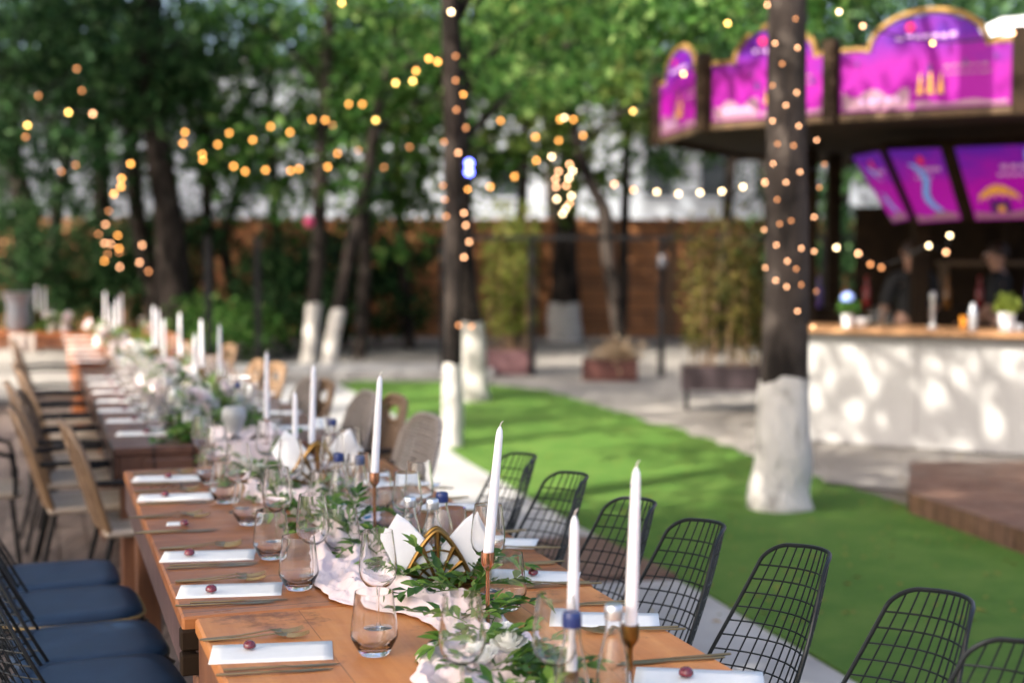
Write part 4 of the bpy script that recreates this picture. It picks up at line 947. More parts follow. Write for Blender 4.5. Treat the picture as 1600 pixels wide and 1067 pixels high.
# shrubs
def shrub(px, py, Y, r_, h, mat, lab, seed, n=75):
    p = Q(px, py, Y); p.z = 0; t = thing('shrub', lab, 'shrub', p, 0, 'shrubs along the fence')
    m = MB(); rr = random.Random(seed)
    for k in range(7): a = rr.uniform(0, 6.28); m.tube([(0, 0, -.02), (.2 * r_ * math.cos(a), .2 * r_ * math.sin(a), h * .4), (.6 * r_ * math.cos(a), .6 * r_ * math.sin(a), h * .8)], [.02, .014, .006], 5)
    obj('stem', m, BARK, t); cl = [(0 + c[0], c[1], max(.12, c[2]), c[3], c[4]) for c in crown_clumps((0, 0, h * .55), r_, r_ * .8, h * .5, n, .28, 50, seed)]
    obj('foliage', leaf_cloud('foliage', cl, .11, seed, mat), None, t)
for i, a in enumerate([(450, 480, 21, 1.0, 1.6, LF_D, 'dark bush beside the leaning small tree'), (590, 450, 23, 1.1, 1.9, LF_D, 'tall dark bush before the brown fence'), (540, 420, 23.5, 1.3, 2.1, LF_D, 'large dark bush behind the two white footed trunks'), (345, 500, 20, .8, .8, LF_M, 'low green bush under the orange fence'),
                       (20, 420, 22.6, 1.6, 2.3, LF_D, 'dark hedge bush behind the urn'), (130, 420, 22.6, 1.6, 2.2, LF_D, 'dark hedge bush behind the lit trunk'), (215, 430, 22.9, 1.4, 2.0, LF_D, 'dark hedge bush behind the thickest trunk'), (1250, 420, 20, 1.0, 1.9, LF_D, 'dark bush behind the tree wound with lights'), (290, 420, 22, 1.3, 2.3, LF_D, 'tall dark bush right behind the thickest trunk'), (1310, 420, 19, 1.3, 2.9, LF_D, 'tall dark bush behind the left edge of the bar'), (60, 420, 21.5, 1.5, 2.6, LF_D, 'tall dark hedge bush behind the forking trunk')]): shrub(*a[:6], a[6], 80 + i)

# trees behind the camera and on the deck side that shade the tables
def shade_crown(seed, rx, ry, rz_, n, per): return crown_clumps((0, 0, 0), rx, ry, rz_, n, .8, per, seed)
SH = []
sh_specs = [(-5.5, -1.2, 6.6, 2.6, 2.4, 1.7, 130, 95), (-5.3, 1.7, 6.2, 2.2, 1.6, 1.4, 105, 95), (-2.3, 1.0, 6.9, 2.2, 2.2, 1.5, 90, 80), (-8.5, .8, 6.6, 2.6, 2.6, 1.7, 110, 90), (-9.8, 4.2, 6.8, 2.3, 2.0, 1.5, 75, 60), (-1.8, -2.8, 6.6, 2.4, 2.2, 1.6, 80, 70),
            (-6.2, 7.6, 7.0, 2.4, 2.0, 1.0, 22, 55), (-3.7, 3.9, 6.9, 1.9, 1.5, 1.0, 26, 70), (-5.3, 11.0, 7.0, 2.4, 2.4, 1.2, 44, 60), (-11.5, 8.5, 6.6, 2.4, 2.4, 1.6, 50, 60), (-3.2, 6.0, 6.8, 2.4, 1.6, 1.0, 20, 75), (-8.2, 12.2, 7.2, 2.8, 2.4, 1.5, 95, 60), (-8.5, 16.5, 7.6, 3.0, 2.6, 1.6, 100, 60)]
for i, (x, y, z, rx, ry, rz_, n, per) in enumerate(sh_specs):
    b = Vector((x, y, 0)); cr = [(x + c[0], y + c[1], z + c[2], c[3], c[4]) for c in shade_crown(100 + i, rx, ry, rz_, n, per)]
    tree('leafy tree standing outside the photo and shading the tables', b, vert(b, z, (.2, .1), seed=100 + i), [.2, .17, .15, .13, .1], 0, cr, LF_M, .2, 100 + i, 'shade trees outside the photo', 6, name='shade_tree')

# fallen leaves on lawn and path
cl = []
r_f = random.Random(91)
lm = MB()
for k in range(420):
    p = P(r_f.uniform(650, 1600), r_f.uniform(620, 980)); a = r_f.uniform(0, 6.28)
    if p.y > 17 or p.y < 4.2: continue
    leaf_add(lm, p + Vector((0, 0, .017)), Vector((math.cos(a), math.sin(a), .05)), Vector((r_f.uniform(-.3, .3), r_f.uniform(-.3, .3), 1)), r_f.uniform(.025, .05), r_f.uniform(.012, .022))
fl = obj('fallen_leaves', lm, leafmat('dry_leaf', [(0, (.16, .12, .03)), (.6, (.25, .22, .05)), (1, (.22, .10, .03))], .2), None, True, 180); tag(fl, 'small dry leaves scattered over lawn and paving', 'leaves', None, 'stuff')

# ------------------------------------------------------------------ fence, building behind
FY = 25.2
ft = thing('wooden_fence', 'orange brown boarded fence closing the garden at the back', 'fence', (0, FY, 0))
xs = [-14 + i * 2.4 for i in range(16)]
for i in range(15):
    m = MB(); m.box((xs[i] + 1.2, 0, 1.05), (2.3, .04, 2.1)); obj('board_panel', m, FENCEM, ft, False)
    m = MB(); m.box((xs[i], -.03, 1.08), (.1, .1, 2.16)); obj('post', m, KWOOD, ft, False)
bt = thing('white_building', 'long pale building with dark windows behind the fence', 'building', (-1, 36, 0))
m = MB(); m.box((0, 3, 3.1), (44, 6, 6.2)); obj('wall', m, PLASTER, bt, False)
m = MB(); m.box((0, 3, 6.3), (44.6, 6.6, .2)); obj('roof', m, M('roof_sheet', (.25, .25, .26), rough=.6), bt, False)
for i, x in enumerate([-16, -12.8, -9.6, -6.4, -3.2, -.2, 3.7, 5.1, 6.5, 9.8, 12.6, 15.4]):
    f = MB(); 
    for dx in (-.40, .40): f.box((x + 1, -.03, 3.45), (.06, .06, 1.26)) if False else f.box((x + 1 + dx, -.03, 3.45), (.07, .07, 1.2))
    for dz in (-.62, .62): f.box((x + 1, -.03, 3.45 + dz), (.87, .07, .07))
    fo = obj('window', f, PLASTER, bt, False); g = MB(); g.box((x + 1, -.008, 3.45), (.74, .03, 1.16)); obj('pane', g, WINDK, fo, False)
# black metal frame along the back of the plaza
FR = 17.6
mt = thing('metal_trellis', 'black metal trellis of thin posts with a top rail behind the lawn', 'trellis', (0, FR, 0))
ps = [(325, 545), (402, 560), (692, 585), (830, 560), (1034, 592), (1290, 600)]
pxs = [Q(x, 400, FR).x for x, _ in ps]
for x in pxs:
    m = MB(); m.box((x, 0, .84), (.075, .075, 1.72), bev=.004); obj('post', m, BLACKM, mt, False)
m = MB(); x0, x1 = pxs[2], pxs[-1] + 4; m.box(((x0 + x1) / 2, .04, 1.70), (x1 - x0, .05, .055)); obj('top_rail', m, BLACKM, mt, False)
# lamp head on one post
m = MB(); m.lathe([(.04, 0), (.055, .03), (.055, .13), (.03, .17)], 14, c=(pxs[4], -.08, 1.32)); obj('lamp', m, M('lamp_glass', (.05, .05, .06), rough=.5), mt)

# ------------------------------------------------------------------ planters
def culms(n, h, spread, seed, dry=False, wy=.12):
    r = random.Random(seed); m = MB(); cl = []
    for k in range(n):
        x, y = r.uniform(-spread, spread), r.uniform(-wy, wy); hh = h * r.uniform(.7, 1.08); dx, dy = r.uniform(-.18, .18), r.uniform(-.15, .15)
        pts = [(x + dx * q * q, y + dy * q * q, .0 + hh * q) for q in (0, .35, .7, 1)]; m.tube(pts, [.008, .007, .005, .003], 5)
        for q in range(6):
            f = .25 + .75 * q / 5; cl.append((x + dx * f * f, y + dy * f * f, hh * f, .15, 13))
    return m, cl
def planter(px, py, w_, h, legs, mat, lab, plant, ph, n, leafm, plab, seed, dry=False):
    p = P(px, py); t = thing('planter', lab, 'planter', p, R(-4), 'planters around the plaza')
    z0 = legs
    m = MB(); d = .36
    for sx in (-1, 1): m.box((sx * (w_ / 2 - .012), 0, z0 + h / 2), (.024, d, h))
    for sy in (-1, 1): m.box((0, sy * (d / 2 - .012), z0 + h / 2), (w_ - .05, .024, h - .004))
    m.box((0, 0, z0 + h * .4), (w_ - .05, d - .05, h * .75)); obj('trough', m, mat, t, False)
    s = MB(); s.box((0, 0, z0 + h * .83), (w_ - .052, d - .052, .06)); obj('soil_bed', s, SOIL, t, False)
    if legs:
        for sx in (-1, 1):
            for sy in (-1, 1): l = MB(); l.box((sx * (w_ / 2 - .05), sy * .13, z0 / 2), (.03, .03, z0 - .004)); obj('leg', l, BLACKM, t, False)
    q = thing(plant, plab, 'plant', p + Vector((0, 0, z0 + h * .85)), R(-4), 'plants in the planters')
    m, cl = culms(n, ph, w_ / 2 - .08, seed); obj('culm', m, BAMBOO if not dry else BARK, q); obj('foliage', leaf_cloud('foliage', cl, .12, seed, leafm, .22, .5), None, q)
    return p
planter(796, 583, .64, .30, 0, PLANTP, 'plum coloured planter under the yellow green bamboo', 'bamboo_plant', 1.75, 26, LF_B, 'tall yellow green bamboo in the plum planter', 201)
planter(953, 593, .66, .26, 0, PLANTR, 'low russet planter holding dry plumes', 'dry_grass_plant',   .22, 7, leafmat('dry_plume', [(0, (.25, .17, .10)), (1, (.45, .35, .24))], .3), 'pale dry plumes in the russet planter', 202, True)
planter(1134, 640, .86, .24, .2, PLANTD, 'long dark planter on legs beside the tree wound with lights', 'bamboo_plant', 1.35, 26, leafmat('olive_leaf', [(0, (.03, .035, .008)), (.6, (.08, .075, .015)), (1, (.18, .14, .04))], .3), 'dark olive bamboo in the long planter on legs', 203)

# ------------------------------------------------------------------ bar and kiosk
A_, B_ = P(1240, 688), P(1640, 714)
dirb = (B_ - A_).normalized(); nb = Vector((dirb.y, -dirb.x, 0)); LB = 5.2; rzb = math.atan2(dirb.y, dirb.x)
BH = .935
bar = thing('bar_counter', 'long white bar counter with a wooden top in dappled sun', 'bar', A_, rzb)
m = MB(); m.box((LB / 2, .25, BH / 2 - .03), (LB, .5, BH - .06), bev=.006); obj('front_panel', m, BARW, bar, False)
m = MB(); m.box((LB / 2, .22, BH - .025), (LB + .12, .66, .045), bev=.008); obj('counter_top', m, BARTOP, bar, False)
m = MB()
for q in range(1, 5): m.box((q * 1.18 - .2, -.0015, .49), (.007, .004, .76))
obj('panel_joint', m, M('joint_grey', (.16, .155, .15), rough=.9), bar, False)
def on_bar(px, back=.15):                      # point on the counter top
    d = ray(px, 500); d.z = 0; n = Vector((-dirb.y, dirb.x, 0)); a0 = A_ + n * back
    k = (a0.x * dirb.y - a0.y * dirb.x) / (d.x * dirb.y - d.y * dirb.x)
    p = d * k; p.z = BH; return p
# kiosk roof ring: plan points of the fascia, clockwise seen from the camera
def XY(px, Y): return ((px - 800) * Y / F, Y)
RP = [(2.3, 14.4), XY(1030, 12.3), XY(1103, 10.92), XY(1298, 10.22), XY(1585, 9.58), (4.75, 9.62), (6.0, 10.3), (6.7, 11.6), (6.7, 13.4), (5.4, 14.9), (3.6, 15.3)]
cx = sum(p[0] for p in RP) / len(RP); cyy = sum(p[1] for p in RP) / len(RP)
kk = thing('kiosk', 'many sided bar kiosk with purple arched fascia panels and ochre trim', 'kiosk', (cx, cyy, 0))
RL = [(x - cx, y - cyy) for x, y in RP]
ZB, ZT = 2.50, 2.93
m = MB(); m.prism(RL[::-1] if False else RL, ZB + .0, ZB + .06); 
n = len(RL); z0 = ZT - .02
vs = [(x, y, z0) for x, y in RL] + [(x * .25, y * .25, z0 + .12) for x, y in RL]
m.add(vs, [(i, (i + 1) % n, n + (i + 1) % n, n + i) for i in range(n)] + [tuple(range(n, 2 * n))]); obj('roof', m, KDARK, kk, False)
def panel_frame(i, a, b):
    """local frame of one fascia side: x along it, y out towards the viewer"""
    a, b = Vector((*a, 0)), Vector((*b, 0)); d = (b - a); L = d.length; return a, d.normalized(), L, math.atan2(d.y, d.x)
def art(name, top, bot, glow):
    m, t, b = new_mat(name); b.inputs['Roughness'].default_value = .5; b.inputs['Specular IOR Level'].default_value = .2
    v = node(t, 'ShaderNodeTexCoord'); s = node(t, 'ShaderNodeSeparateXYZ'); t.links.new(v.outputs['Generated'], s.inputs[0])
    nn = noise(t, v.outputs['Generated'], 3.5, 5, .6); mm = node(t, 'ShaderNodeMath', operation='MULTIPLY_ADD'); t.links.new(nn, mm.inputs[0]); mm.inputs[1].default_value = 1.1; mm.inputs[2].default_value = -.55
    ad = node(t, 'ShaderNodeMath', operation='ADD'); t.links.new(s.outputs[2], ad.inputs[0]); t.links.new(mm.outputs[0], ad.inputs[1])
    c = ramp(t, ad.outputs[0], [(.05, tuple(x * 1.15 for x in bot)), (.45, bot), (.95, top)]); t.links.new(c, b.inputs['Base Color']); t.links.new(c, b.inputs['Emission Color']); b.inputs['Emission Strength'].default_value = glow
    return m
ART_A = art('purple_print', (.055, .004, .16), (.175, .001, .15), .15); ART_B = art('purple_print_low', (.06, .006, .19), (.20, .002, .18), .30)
def ink(name, c, g=.12):
    m = M(name, c, rough=.35); b = m.node_tree.nodes['Principled BSDF']; b.inputs['Emission Color'].default_value = (*c, 1); b.inputs['Emission Strength'].default_value = g; return m
I_CREAM, I_WHITE, I_GOLD, I_DARK, I_BLUE, I_RED = ink('print_cream', (.20, .10, .14)), ink('print_white', (.38, .22, .42)), ink('print_gold', (.55, .26, .04)), ink('print_dark', (.05, .004, .10), .1), ink('print_blue', (.10, .28, .65)), ink('print_red', (.55, .01, .06))
def arched(L, h, arch_w, arch_h, cxp):
    pts = [(0, 0), (L, 0), (L, h)]
    for k in range(13):
        a = math.pi * k / 12; pts.append((cxp + arch_w * math.cos(a), h + arch_h * math.sin(a)))
    return pts + [(0, h)]
def blob(m, x0, x1, z, hgt, seed, y0, y1, base=0):
    r = random.Random(seed); n = 9
    pts = [(x0, base)] + [(x1, base)] + [(x1 - (x1 - x0) * k / n, z + hgt * (.5 + .5 * math.sin(k * 1.3 + seed)) * (.7 + .3 * r.random())) for k in range(n + 1)]
    m.plate(pts, y0, y1)
def strokes(m, x, z, w_, h, n, seed, y0, y1):          # illegible lettering, drawn as short strokes
    r = random.Random(seed); q = x
    for k in range(n):
        ww = w_ / n; m.box((q + ww * .4, (y0 + y1) / 2, z + r.uniform(-.1, .1) * h), (ww * r.uniform(.5, .85), abs(y1 - y0), h * r.uniform(.6, 1))); q += ww
def fascia(i, arch_c, seed):
    a, d, L, rz = panel_frame(i, RL[i], RL[i + 1])
    e = obj('fascia_frame', MB().box((L / 2, .03, (ZB + ZT) / 2), (L, .05, ZT - ZB + .10)), KDARK, kk, False); e.location = (a.x, a.y, 0); e.rotation_euler.z = rz
    if arch_c is None: return
    mg = .05; LL = L - 2 * mg; aw = min(.33 * LL, .42); ah = .23
    m = MB(); pl = [(mg + x, ZB + .02 + z) for x, z in arched(LL, ZT - ZB - .02, aw, ah, LL * arch_c)]
    m.plate(pl, -.012, .004); p = obj('picture_panel', m, ART_A, e, False)
    m = MB(); tr = [(mg + LL * arch_c + (aw + .02) * math.cos(math.pi * k / 16), 0, ZT + .005 + (ah + .025) * math.sin(math.pi * k / 16)) for k in range(17)]
    pts = [(L, 0, ZT + .02), (mg + LL * arch_c + aw + .08, 0, ZT + .02)] + tr + [(mg + LL * arch_c - aw - .08, 0, ZT + .02), (0, 0, ZT + .02)]
    m.tube(pts, .022, 6); o = obj('trim', m, TRIM, e)
    m = MB(); m.tube([(0, -.0, ZB - .02), (L, 0, ZB - .02)], .028, 6); obj('trim', m, KWOOD, e)
    r = random.Random(seed); y0, y1 = -.018, -.0135
    m = MB(); blob(m, mg + .02, mg + LL * .42, ZB + .11, .08, seed, y0, y1, ZB + .03); blob(m, mg + LL * .45, mg + LL - .02, ZB + .05, .03, seed + 2, y0, y1, ZB + .03); obj('dune_print', m, I_CREAM, e, False)
    m = MB(); strokes(m, mg + LL * (arch_c - .18), ZT + .08, LL * .36, .035, 7, seed, y0, y1); strokes(m, mg + LL * .12, ZB + .09, LL * .26, .03, 5, seed + 1, y0 - .004, y1 - .0045); obj('lettering', m, I_WHITE, e, False)
    m = MB(); strokes(m, mg + LL * .62, ZB + .30, LL * .26, .022, 6, seed + 5, y0 - .001, y1 - .0015); strokes(m, mg + LL * .60, ZB + .25, LL * .30, .016, 9, seed + 6, y0 - .001, y1 - .0015); obj('lettering', m, I_CREAM, e, False)
    m = MB()
    for q in range(5): xx = mg + LL * r.uniform(.08, .92); zz = ZB + r.uniform(.15, .36); ww = r.uniform(.012, .03); m.plate([(xx - ww, zz), (xx, zz - ww * 1.6), (xx + ww, zz), (xx, zz + ww * 1.6)], y0 - .006, y1 - .007)
    obj('ornament_print', m, I_DARK, e, False)
    m = MB(); cxx = mg + LL * (arch_c + .02)
    for k in range(3): m.plate([(cxx + (k - 1) * .07 - .02, ZB + .12), (cxx + (k - 1) * .07 + .025, ZB + .12), (cxx + (k - 1) * .07 + .005, ZB + .27 + .06 * (k == 1))], y0 - .004, y1 - .005)
    obj('flame_print', m, I_GOLD, e, False)
    m = MB(); m.lathe([(.001, -.0025), (.03, -.0025), (.03, .0025), (.001, .0025)], 16, close=False); o = obj('balloon_print', m, I_RED, e); o.location = (mg + LL * (arch_c - .1), -.0165, ZT + .15); o.rotation_euler.x = R(90); o.scale = (1, 1, .6)
for i in range(n):
    x, y = RL[i]; f = Vector((x, y, 0)).normalized() * .035; m = MB(); m.box((x + f.x, y + f.y, (ZB + ZT) / 2 + .02), (.10, .10, ZT - ZB + .16), rz=math.atan2(y, x), bev=.008); obj('corner_post', m, KDARK, kk, False)
for i in range(n - 1): fascia(i, {1: .45, 2: .55, 3: .52, 4: .5}.get(i), 300 + i)
a, d, L, rz = panel_frame(n - 1, RL[-1], RL[0]); e = obj('fascia_frame', MB().box((L / 2, .03, (ZB + ZT) / 2), (L, .05, ZT - ZB + .10)), KWOOD, kk, False); e.location = (a.x, a.y, 0); e.rotation_euler.z = rz
# inner slanted panels under the roof
def corner(px, py, Y): p = Q(px, py, Y); return p - Vector((cx, cyy, 0))
slant = [((1333, 245, 11.75), (1374, 237, 11.35), (1420, 342, 11.75), (1396, 347, 12.2), 0), ((1388, 235, 11.3), (1469, 232, 11.05), (1501, 342, 11.45), (1436, 347, 11.75), 1), ((1492, 231, 11.0), (1668, 224, 10.7), (1668, 338, 11.1), (1525, 343, 11.4), 2)]
for (tl, tr, br, bl, k) in slant:
    c = [corner(*x) for x in (bl, br, tr, tl)]; nrm = (c[1] - c[0]).cross(c[3] - c[0]).normalized(); 
    if nrm.y > 0: nrm = -nrm
    m = MB(); off = nrm * -.03
    ex = (c[1] - c[0]).normalized() * .05; ez = (c[3] - c[0]).normalized() * .035
    f = [c[0] - ex - ez, c[1] + ex - ez, c[2] + ex + ez, c[3] - ex + ez]
    m.add([x + off * .2 for x in f] + [x + off * 1.6 for x in f], [(0, 1, 2, 3), (7, 6, 5, 4), (0, 4, 5, 1), (1, 5, 6, 2), (2, 6, 7, 3), (3, 7, 4, 0)]); fr = obj('slanted_frame', m, KDARK, kk, False)
    m = MB(); m.add([x + nrm * .006 for x in c] + [x + nrm * -.002 for x in c], [(0, 1, 2, 3), (7, 6, 5, 4), (0, 4, 5, 1), (1, 5, 6, 2), (2, 6, 7, 3), (3, 7, 4, 0)]); obj('picture_panel', m, ART_B, fr, False)
    def at(u, v, h=.010): return c[0].lerp(c[1], u).lerp(c[3].lerp(c[2], u), v) + nrm * h
    def quad(mm, u0, u1, v0, v1, h=.010): mm.add([at(u0, v0, h), at(u1, v0, h), at(u1, v1, h), at(u0, v1, h)], [(0, 1, 2, 3)])
    m = MB()
    for q in range(6): quad(m, .38 + q * .09, .38 + q * .09 + .065, .70, .76)
    for q in range(5): quad(m, .34 + q * .07, .34 + q * .07 + .05, .60, .645)
    obj('lettering', m, I_WHITE, fr, False)
    m = MB(); m.add([at(.02, .02), at(.98, .02), at(.98, .10), at(.6, .14), at(.3, .07), at(.02, .12)], [(0, 1, 2, 3, 4, 5)]); obj('dune_print', m, I_CREAM, fr, False)
    m = MB()
    if k == 2:
        pl = [at(.10 + .42 * q / 10, .34 + .15 * math.sin(math.pi * q / 10), .012) for q in range(11)] + [at(.52 - .42 * q / 10, .26 + .08 * math.sin(math.pi * q / 10) + (.05 if q % 2 else -.02), .012) for q in range(11)]
        m.add(pl, [tuple(range(len(pl)))]); obj('tent_print', m, I_GOLD, fr, False)
        m = MB(); quad(m, .20, .42, .10, .28, .014); obj('tent_print', m, I_DARK, fr, False); m = MB(); quad(m, .28, .35, .11, .20, .016); obj('lamp_print', m, I_GOLD, fr, False)
        m = MB(); quad(m, .62, .95, .80, .95, .012); obj('cloud_print', m, I_BLUE, fr, False)
    else:
        pl = [at(.28 + .12 * math.sin(q * .7) + .03 * q, .82 - .075 * q, .012) for q in range(10)] + [at(.40 + .12 * math.sin((9 - q) * .7) + .035 * (9 - q), .82 - .075 * (9 - q), .012) for q in range(10)]
        m.add(pl, [tuple(range(len(pl)))]); obj('ribbon_print', m, I_BLUE, fr, False)
        m = MB(); quad(m, .50, .62, .80, .92, .012); obj('lantern_print', m, I_RED, fr, False)
m = MB()
for i in (5, 6, 7, 8, 9):
    a_, b2_ = Vector((*RL[i], 0)) * .93, Vector((*RL[(i + 1) % n], 0)) * .93; dd = b2_ - a_; c_ = (a_ + b2_) / 2
    if i >= 7: m.box((c_.x, c_.y, 1.0), (dd.length, .05, 2.0), rz=math.atan2(dd.y, dd.x))
obj('added_back_wall', m, KDARK, kk, False)  # dark wall added so the kiosk interior reads dark
# posts and back shelves
for (x, y) in [(A_.x + .5, A_.y + 1.9), (3.55, 12.4), (4.55, 11.9), (6.1, 12.0), (5.0, 14.3), (3.2, 14.2)]:
    m = MB(); m.box((x - cx, y - cyy, ZB / 2 - .005), (.13, .13, ZB - .01), bev=.006); obj('post', m, KDARK, kk, False)
bs = thing('back_shelf', 'dark wooden back counter with shelf behind the bar staff', 'shelf', (4.1, 13.6, 0), R(-6))
m = MB(); m.box((0, 0, .5), (3.2, .45, 1.0), bev=.006); obj('cabinet', m, KDARK, bs, False)
m = MB(); m.box((.8, .15, 1.42), (1.6, .25, .04)); obj('upper_shelf', m, KWOOD, bs, False)
for sx in (.05, 1.55): m = MB(); m.box((sx, .15, 1.2), (.05, .22, .396)); obj('shelf_post', m, KWOOD, bs, False)
# things on the bar
def lathe_obj(name, prof, mat, p, lab, cat, grp=None): o = obj(name, MB().lathe([(r * .8, z * .8) for r, z in prof] if cat != 'bottle' else prof, 20), mat); o.location = p; return tag(o, lab, cat, grp)
def pot_plant(p, s, lab, mat, seed, flower=None):
    t = thing('potted_plant', lab, 'potted plant', p)
    obj('pot', MB().lathe([(.055 * s, 0), (.075 * s, .15 * s), (.08 * s, .16 * s), (.07 * s, .155 * s)], 20), LABW, t)
    r = random.Random(seed); cl = [(r.uniform(-.06, .06) * s, r.uniform(-.06, .06) * s, .2 * s + r.uniform(0, .08) * s, .06 * s, 45) for _ in range(12)]
    obj('foliage', leaf_cloud('foliage', cl, .05, seed, mat), None, t)
    if flower: obj('bloom', MB().lathe([(.001, 0), (.05, .02), (.055, .05), (.03, .08), (.001, .09)], 12, c=(0, 0, .30 * s)), flower, t)
LIME_L = leafmat('lime_leaf', [(0, (.18, .25, .03)), (1, (.36, .44, .10))], .4)
pot_plant(on_bar(1573), .85, 'white pot with bright lime plant on the bar', LIME_L, 400)
pot_plant(on_bar(1324), .62, 'small plant with a pale blue flower on the bar', LF_M, 401, M('blue_flower', (.25, .35, .75), rough=.6))
GJ = thin_glass('jar_glass', (.9, .93, .92), (.6, .65, .66))
for i, (x, s, lab) in enumerate([(1362, 1.1, 'tall glass jar first in the cluster on the bar'), (1375, 1.3, 'largest glass jar in the cluster on the bar'), (1390, .9, 'small glass jar last in the cluster on the bar')]):
    lathe_obj('glass_jar', [(.05 * s, 0), (.055 * s, .02), (.055 * s, .12 * s), (.035 * s, .15 * s), (.038 * s, .165 * s)], GJ, on_bar(x, .2 + .05 * i), lab, 'jar', 'jars on the bar')
lathe_obj('cocktail_shaker', [(.038, 0), (.045, .13), (.038, .19), (.024, .215), (.022, .25)], CAPS, on_bar(1520, .2), 'silver cocktail shaker on the bar beside the lime plant', 'shaker')
lathe_obj('beer_tap', [(.05, 0), (.05, .02), (.02, .03), (.02, .26), (.03, .28), (.03, .34), (.012, .36)], CAPS, on_bar(1457, .3), 'slim metal tap on the bar between the two staff', 'tap')
lathe_obj('amber_glass', [(.03, 0), (.036, .1), (.036, .12)], M('amber_drink', (.45, .17, .02), rough=.15), on_bar(1506, .25), 'glass of amber drink on the bar', 'drink')
lathe_obj('small_cup', [(.03, 0), (.04, .06), (.037, .06)], LABW, on_bar(1592, .2), 'small white cup right of the lime plant on the bar', 'cup')
lathe_obj('white_bowl', [(.04, 0), (.09, .05), (.1, .08), (.09, .07)], LABW, on_bar(1345, .25), 'white bowl beside the blue flower on the bar', 'bowl')
cols = [M('bottle_dark', (.02, .03, .02), rough=.12), M('bottle_violet', (.10, .06, .22), rough=.15), M('bottle_amber', (.22, .09, .02), rough=.12), M('bottle_red', (.22, .02, .02), rough=.15)]
cn = ['dark green', 'violet', 'amber', 'red']
for i in range(12):
    k = i % 4; pl = Vector((-1.45 + i * .25 + (.05 if i % 3 else 0), -.05, 1.0)); p = Matrix.Rotation(R(-6), 4, 'Z') @ pl + Vector((4.1, 13.6, 0))
    lathe_obj('liquor_bottle', [(.035, 0), (.038, .01), (.038, .17), (.016, .22), (.015, .28), (.017, .3)], cols[k], p, '%s bottle on the dark back counter, %s of its colour from the bar end' % (cn[k], ['first', 'second', 'third'][i // 4]), 'bottle', 'bottles behind the bar')
# white awning beyond the kiosk roof
aw = thing('white_awning', 'white sunlit awning rising behind the kiosk roof', 'awning', (0, 0, 0))
m = MB(); c = [Q(1478, 75, 19), Q(1660, 60, 19), Q(1700, -5, 22), Q(1520, 42, 22)]; c = [Q(1478, 72, 18), Q(1700, 66, 18), Q(1700, -10, 18.6), Q(1600, 14, 18.6)]
def fn(a, b): return c[0].lerp(c[1], a).lerp(c[3].lerp(c[2], a), b) + Vector((0, .8 * b, -.05 * math.sin(a * 3.1)))
m.grid(fn, 12, 6); o = obj('canopy', m, NAPK, aw); o.modifiers.new('t', 'SOLIDIFY').thickness = .02
for q in (c[0], c[1]): m = MB(); m.tube([(q.x, q.y, 0), (q.x, q.y, q.z)], .04, 8); obj('pole', m, BLACKM, aw)
CANVAS = M('grey_canvas', (.24, .24, .25), (.30, .30, .31), rough=.9)
# white parasols seen through the bar
for i, (x0, x1, y0, lab) in enumerate([(1425, 1500, 372, 'white parasol seen through the bar, behind the first staff member'), (1515, 1605, 376, 'white parasol seen through the bar beside the photo edge')]):
    q = Q((x0 + x1) / 2, y0, 20); t = thing('parasol', lab, 'parasol', (q.x, q.y, 0), 0, 'white parasols beyond the bar'); rr = (x1 - x0) / 2 * 20 / F
    obj('shade', MB().lathe([(.02, q.z + .33), (rr * .98, q.z + .03), (rr, q.z), (rr * .96, q.z), (.02, q.z + .3)], 8), CANVAS, t, False); obj('pole', MB().tube([(0, 0, 0), (0, 0, q.z + .3)], .02, 8), BLACKM, t)

# ------------------------------------------------------------------ bar staff
def skin_obj(name, chain, edges, rad, mat, parent, sub=2):
    me = bpy.data.meshes.new(name); me.from_pydata(chain, edges, []); o = bpy.data.objects.new(name, me); COL.objects.link(o)
    md = o.modifiers.new('skin', 'SKIN'); md.use_smooth_shade = True
    for i, v in enumerate(me.skin_vertices[0].data): v.radius = rad[i] if isinstance(rad[i], tuple) else (rad[i], rad[i]); v.use_root = (i == 0)
    o.modifiers.new('s', 'SUBSURF').levels = sub; o.modifiers['s'].render_levels = sub
    dg = bpy.context.evaluated_depsgraph_get(); me2 = bpy.data.meshes.new_from_object(o.evaluated_get(dg)); bpy.data.objects.remove(o)
    me2.materials.clear(); me2.materials.append(mat); me2.polygons.foreach_set('use_smooth', [True] * len(me2.polygons))
    return obj(name, me2, None, parent)
SKIN = M('skin', (.36, .19, .13), (.42, .23, .16), rough=.5); SHIRT = M('black_shirt', (.010, .010, .012), (.018, .018, .02), rough=.85, bmp=.3, bscale=30); HAIR = M('dark_hair', (.02, .009, .007), (.045, .02, .015), rough=.55, stretch=(6, 6, 1)); APRN = M('charcoal_trousers', (.02, .02, .024), rough=.8)
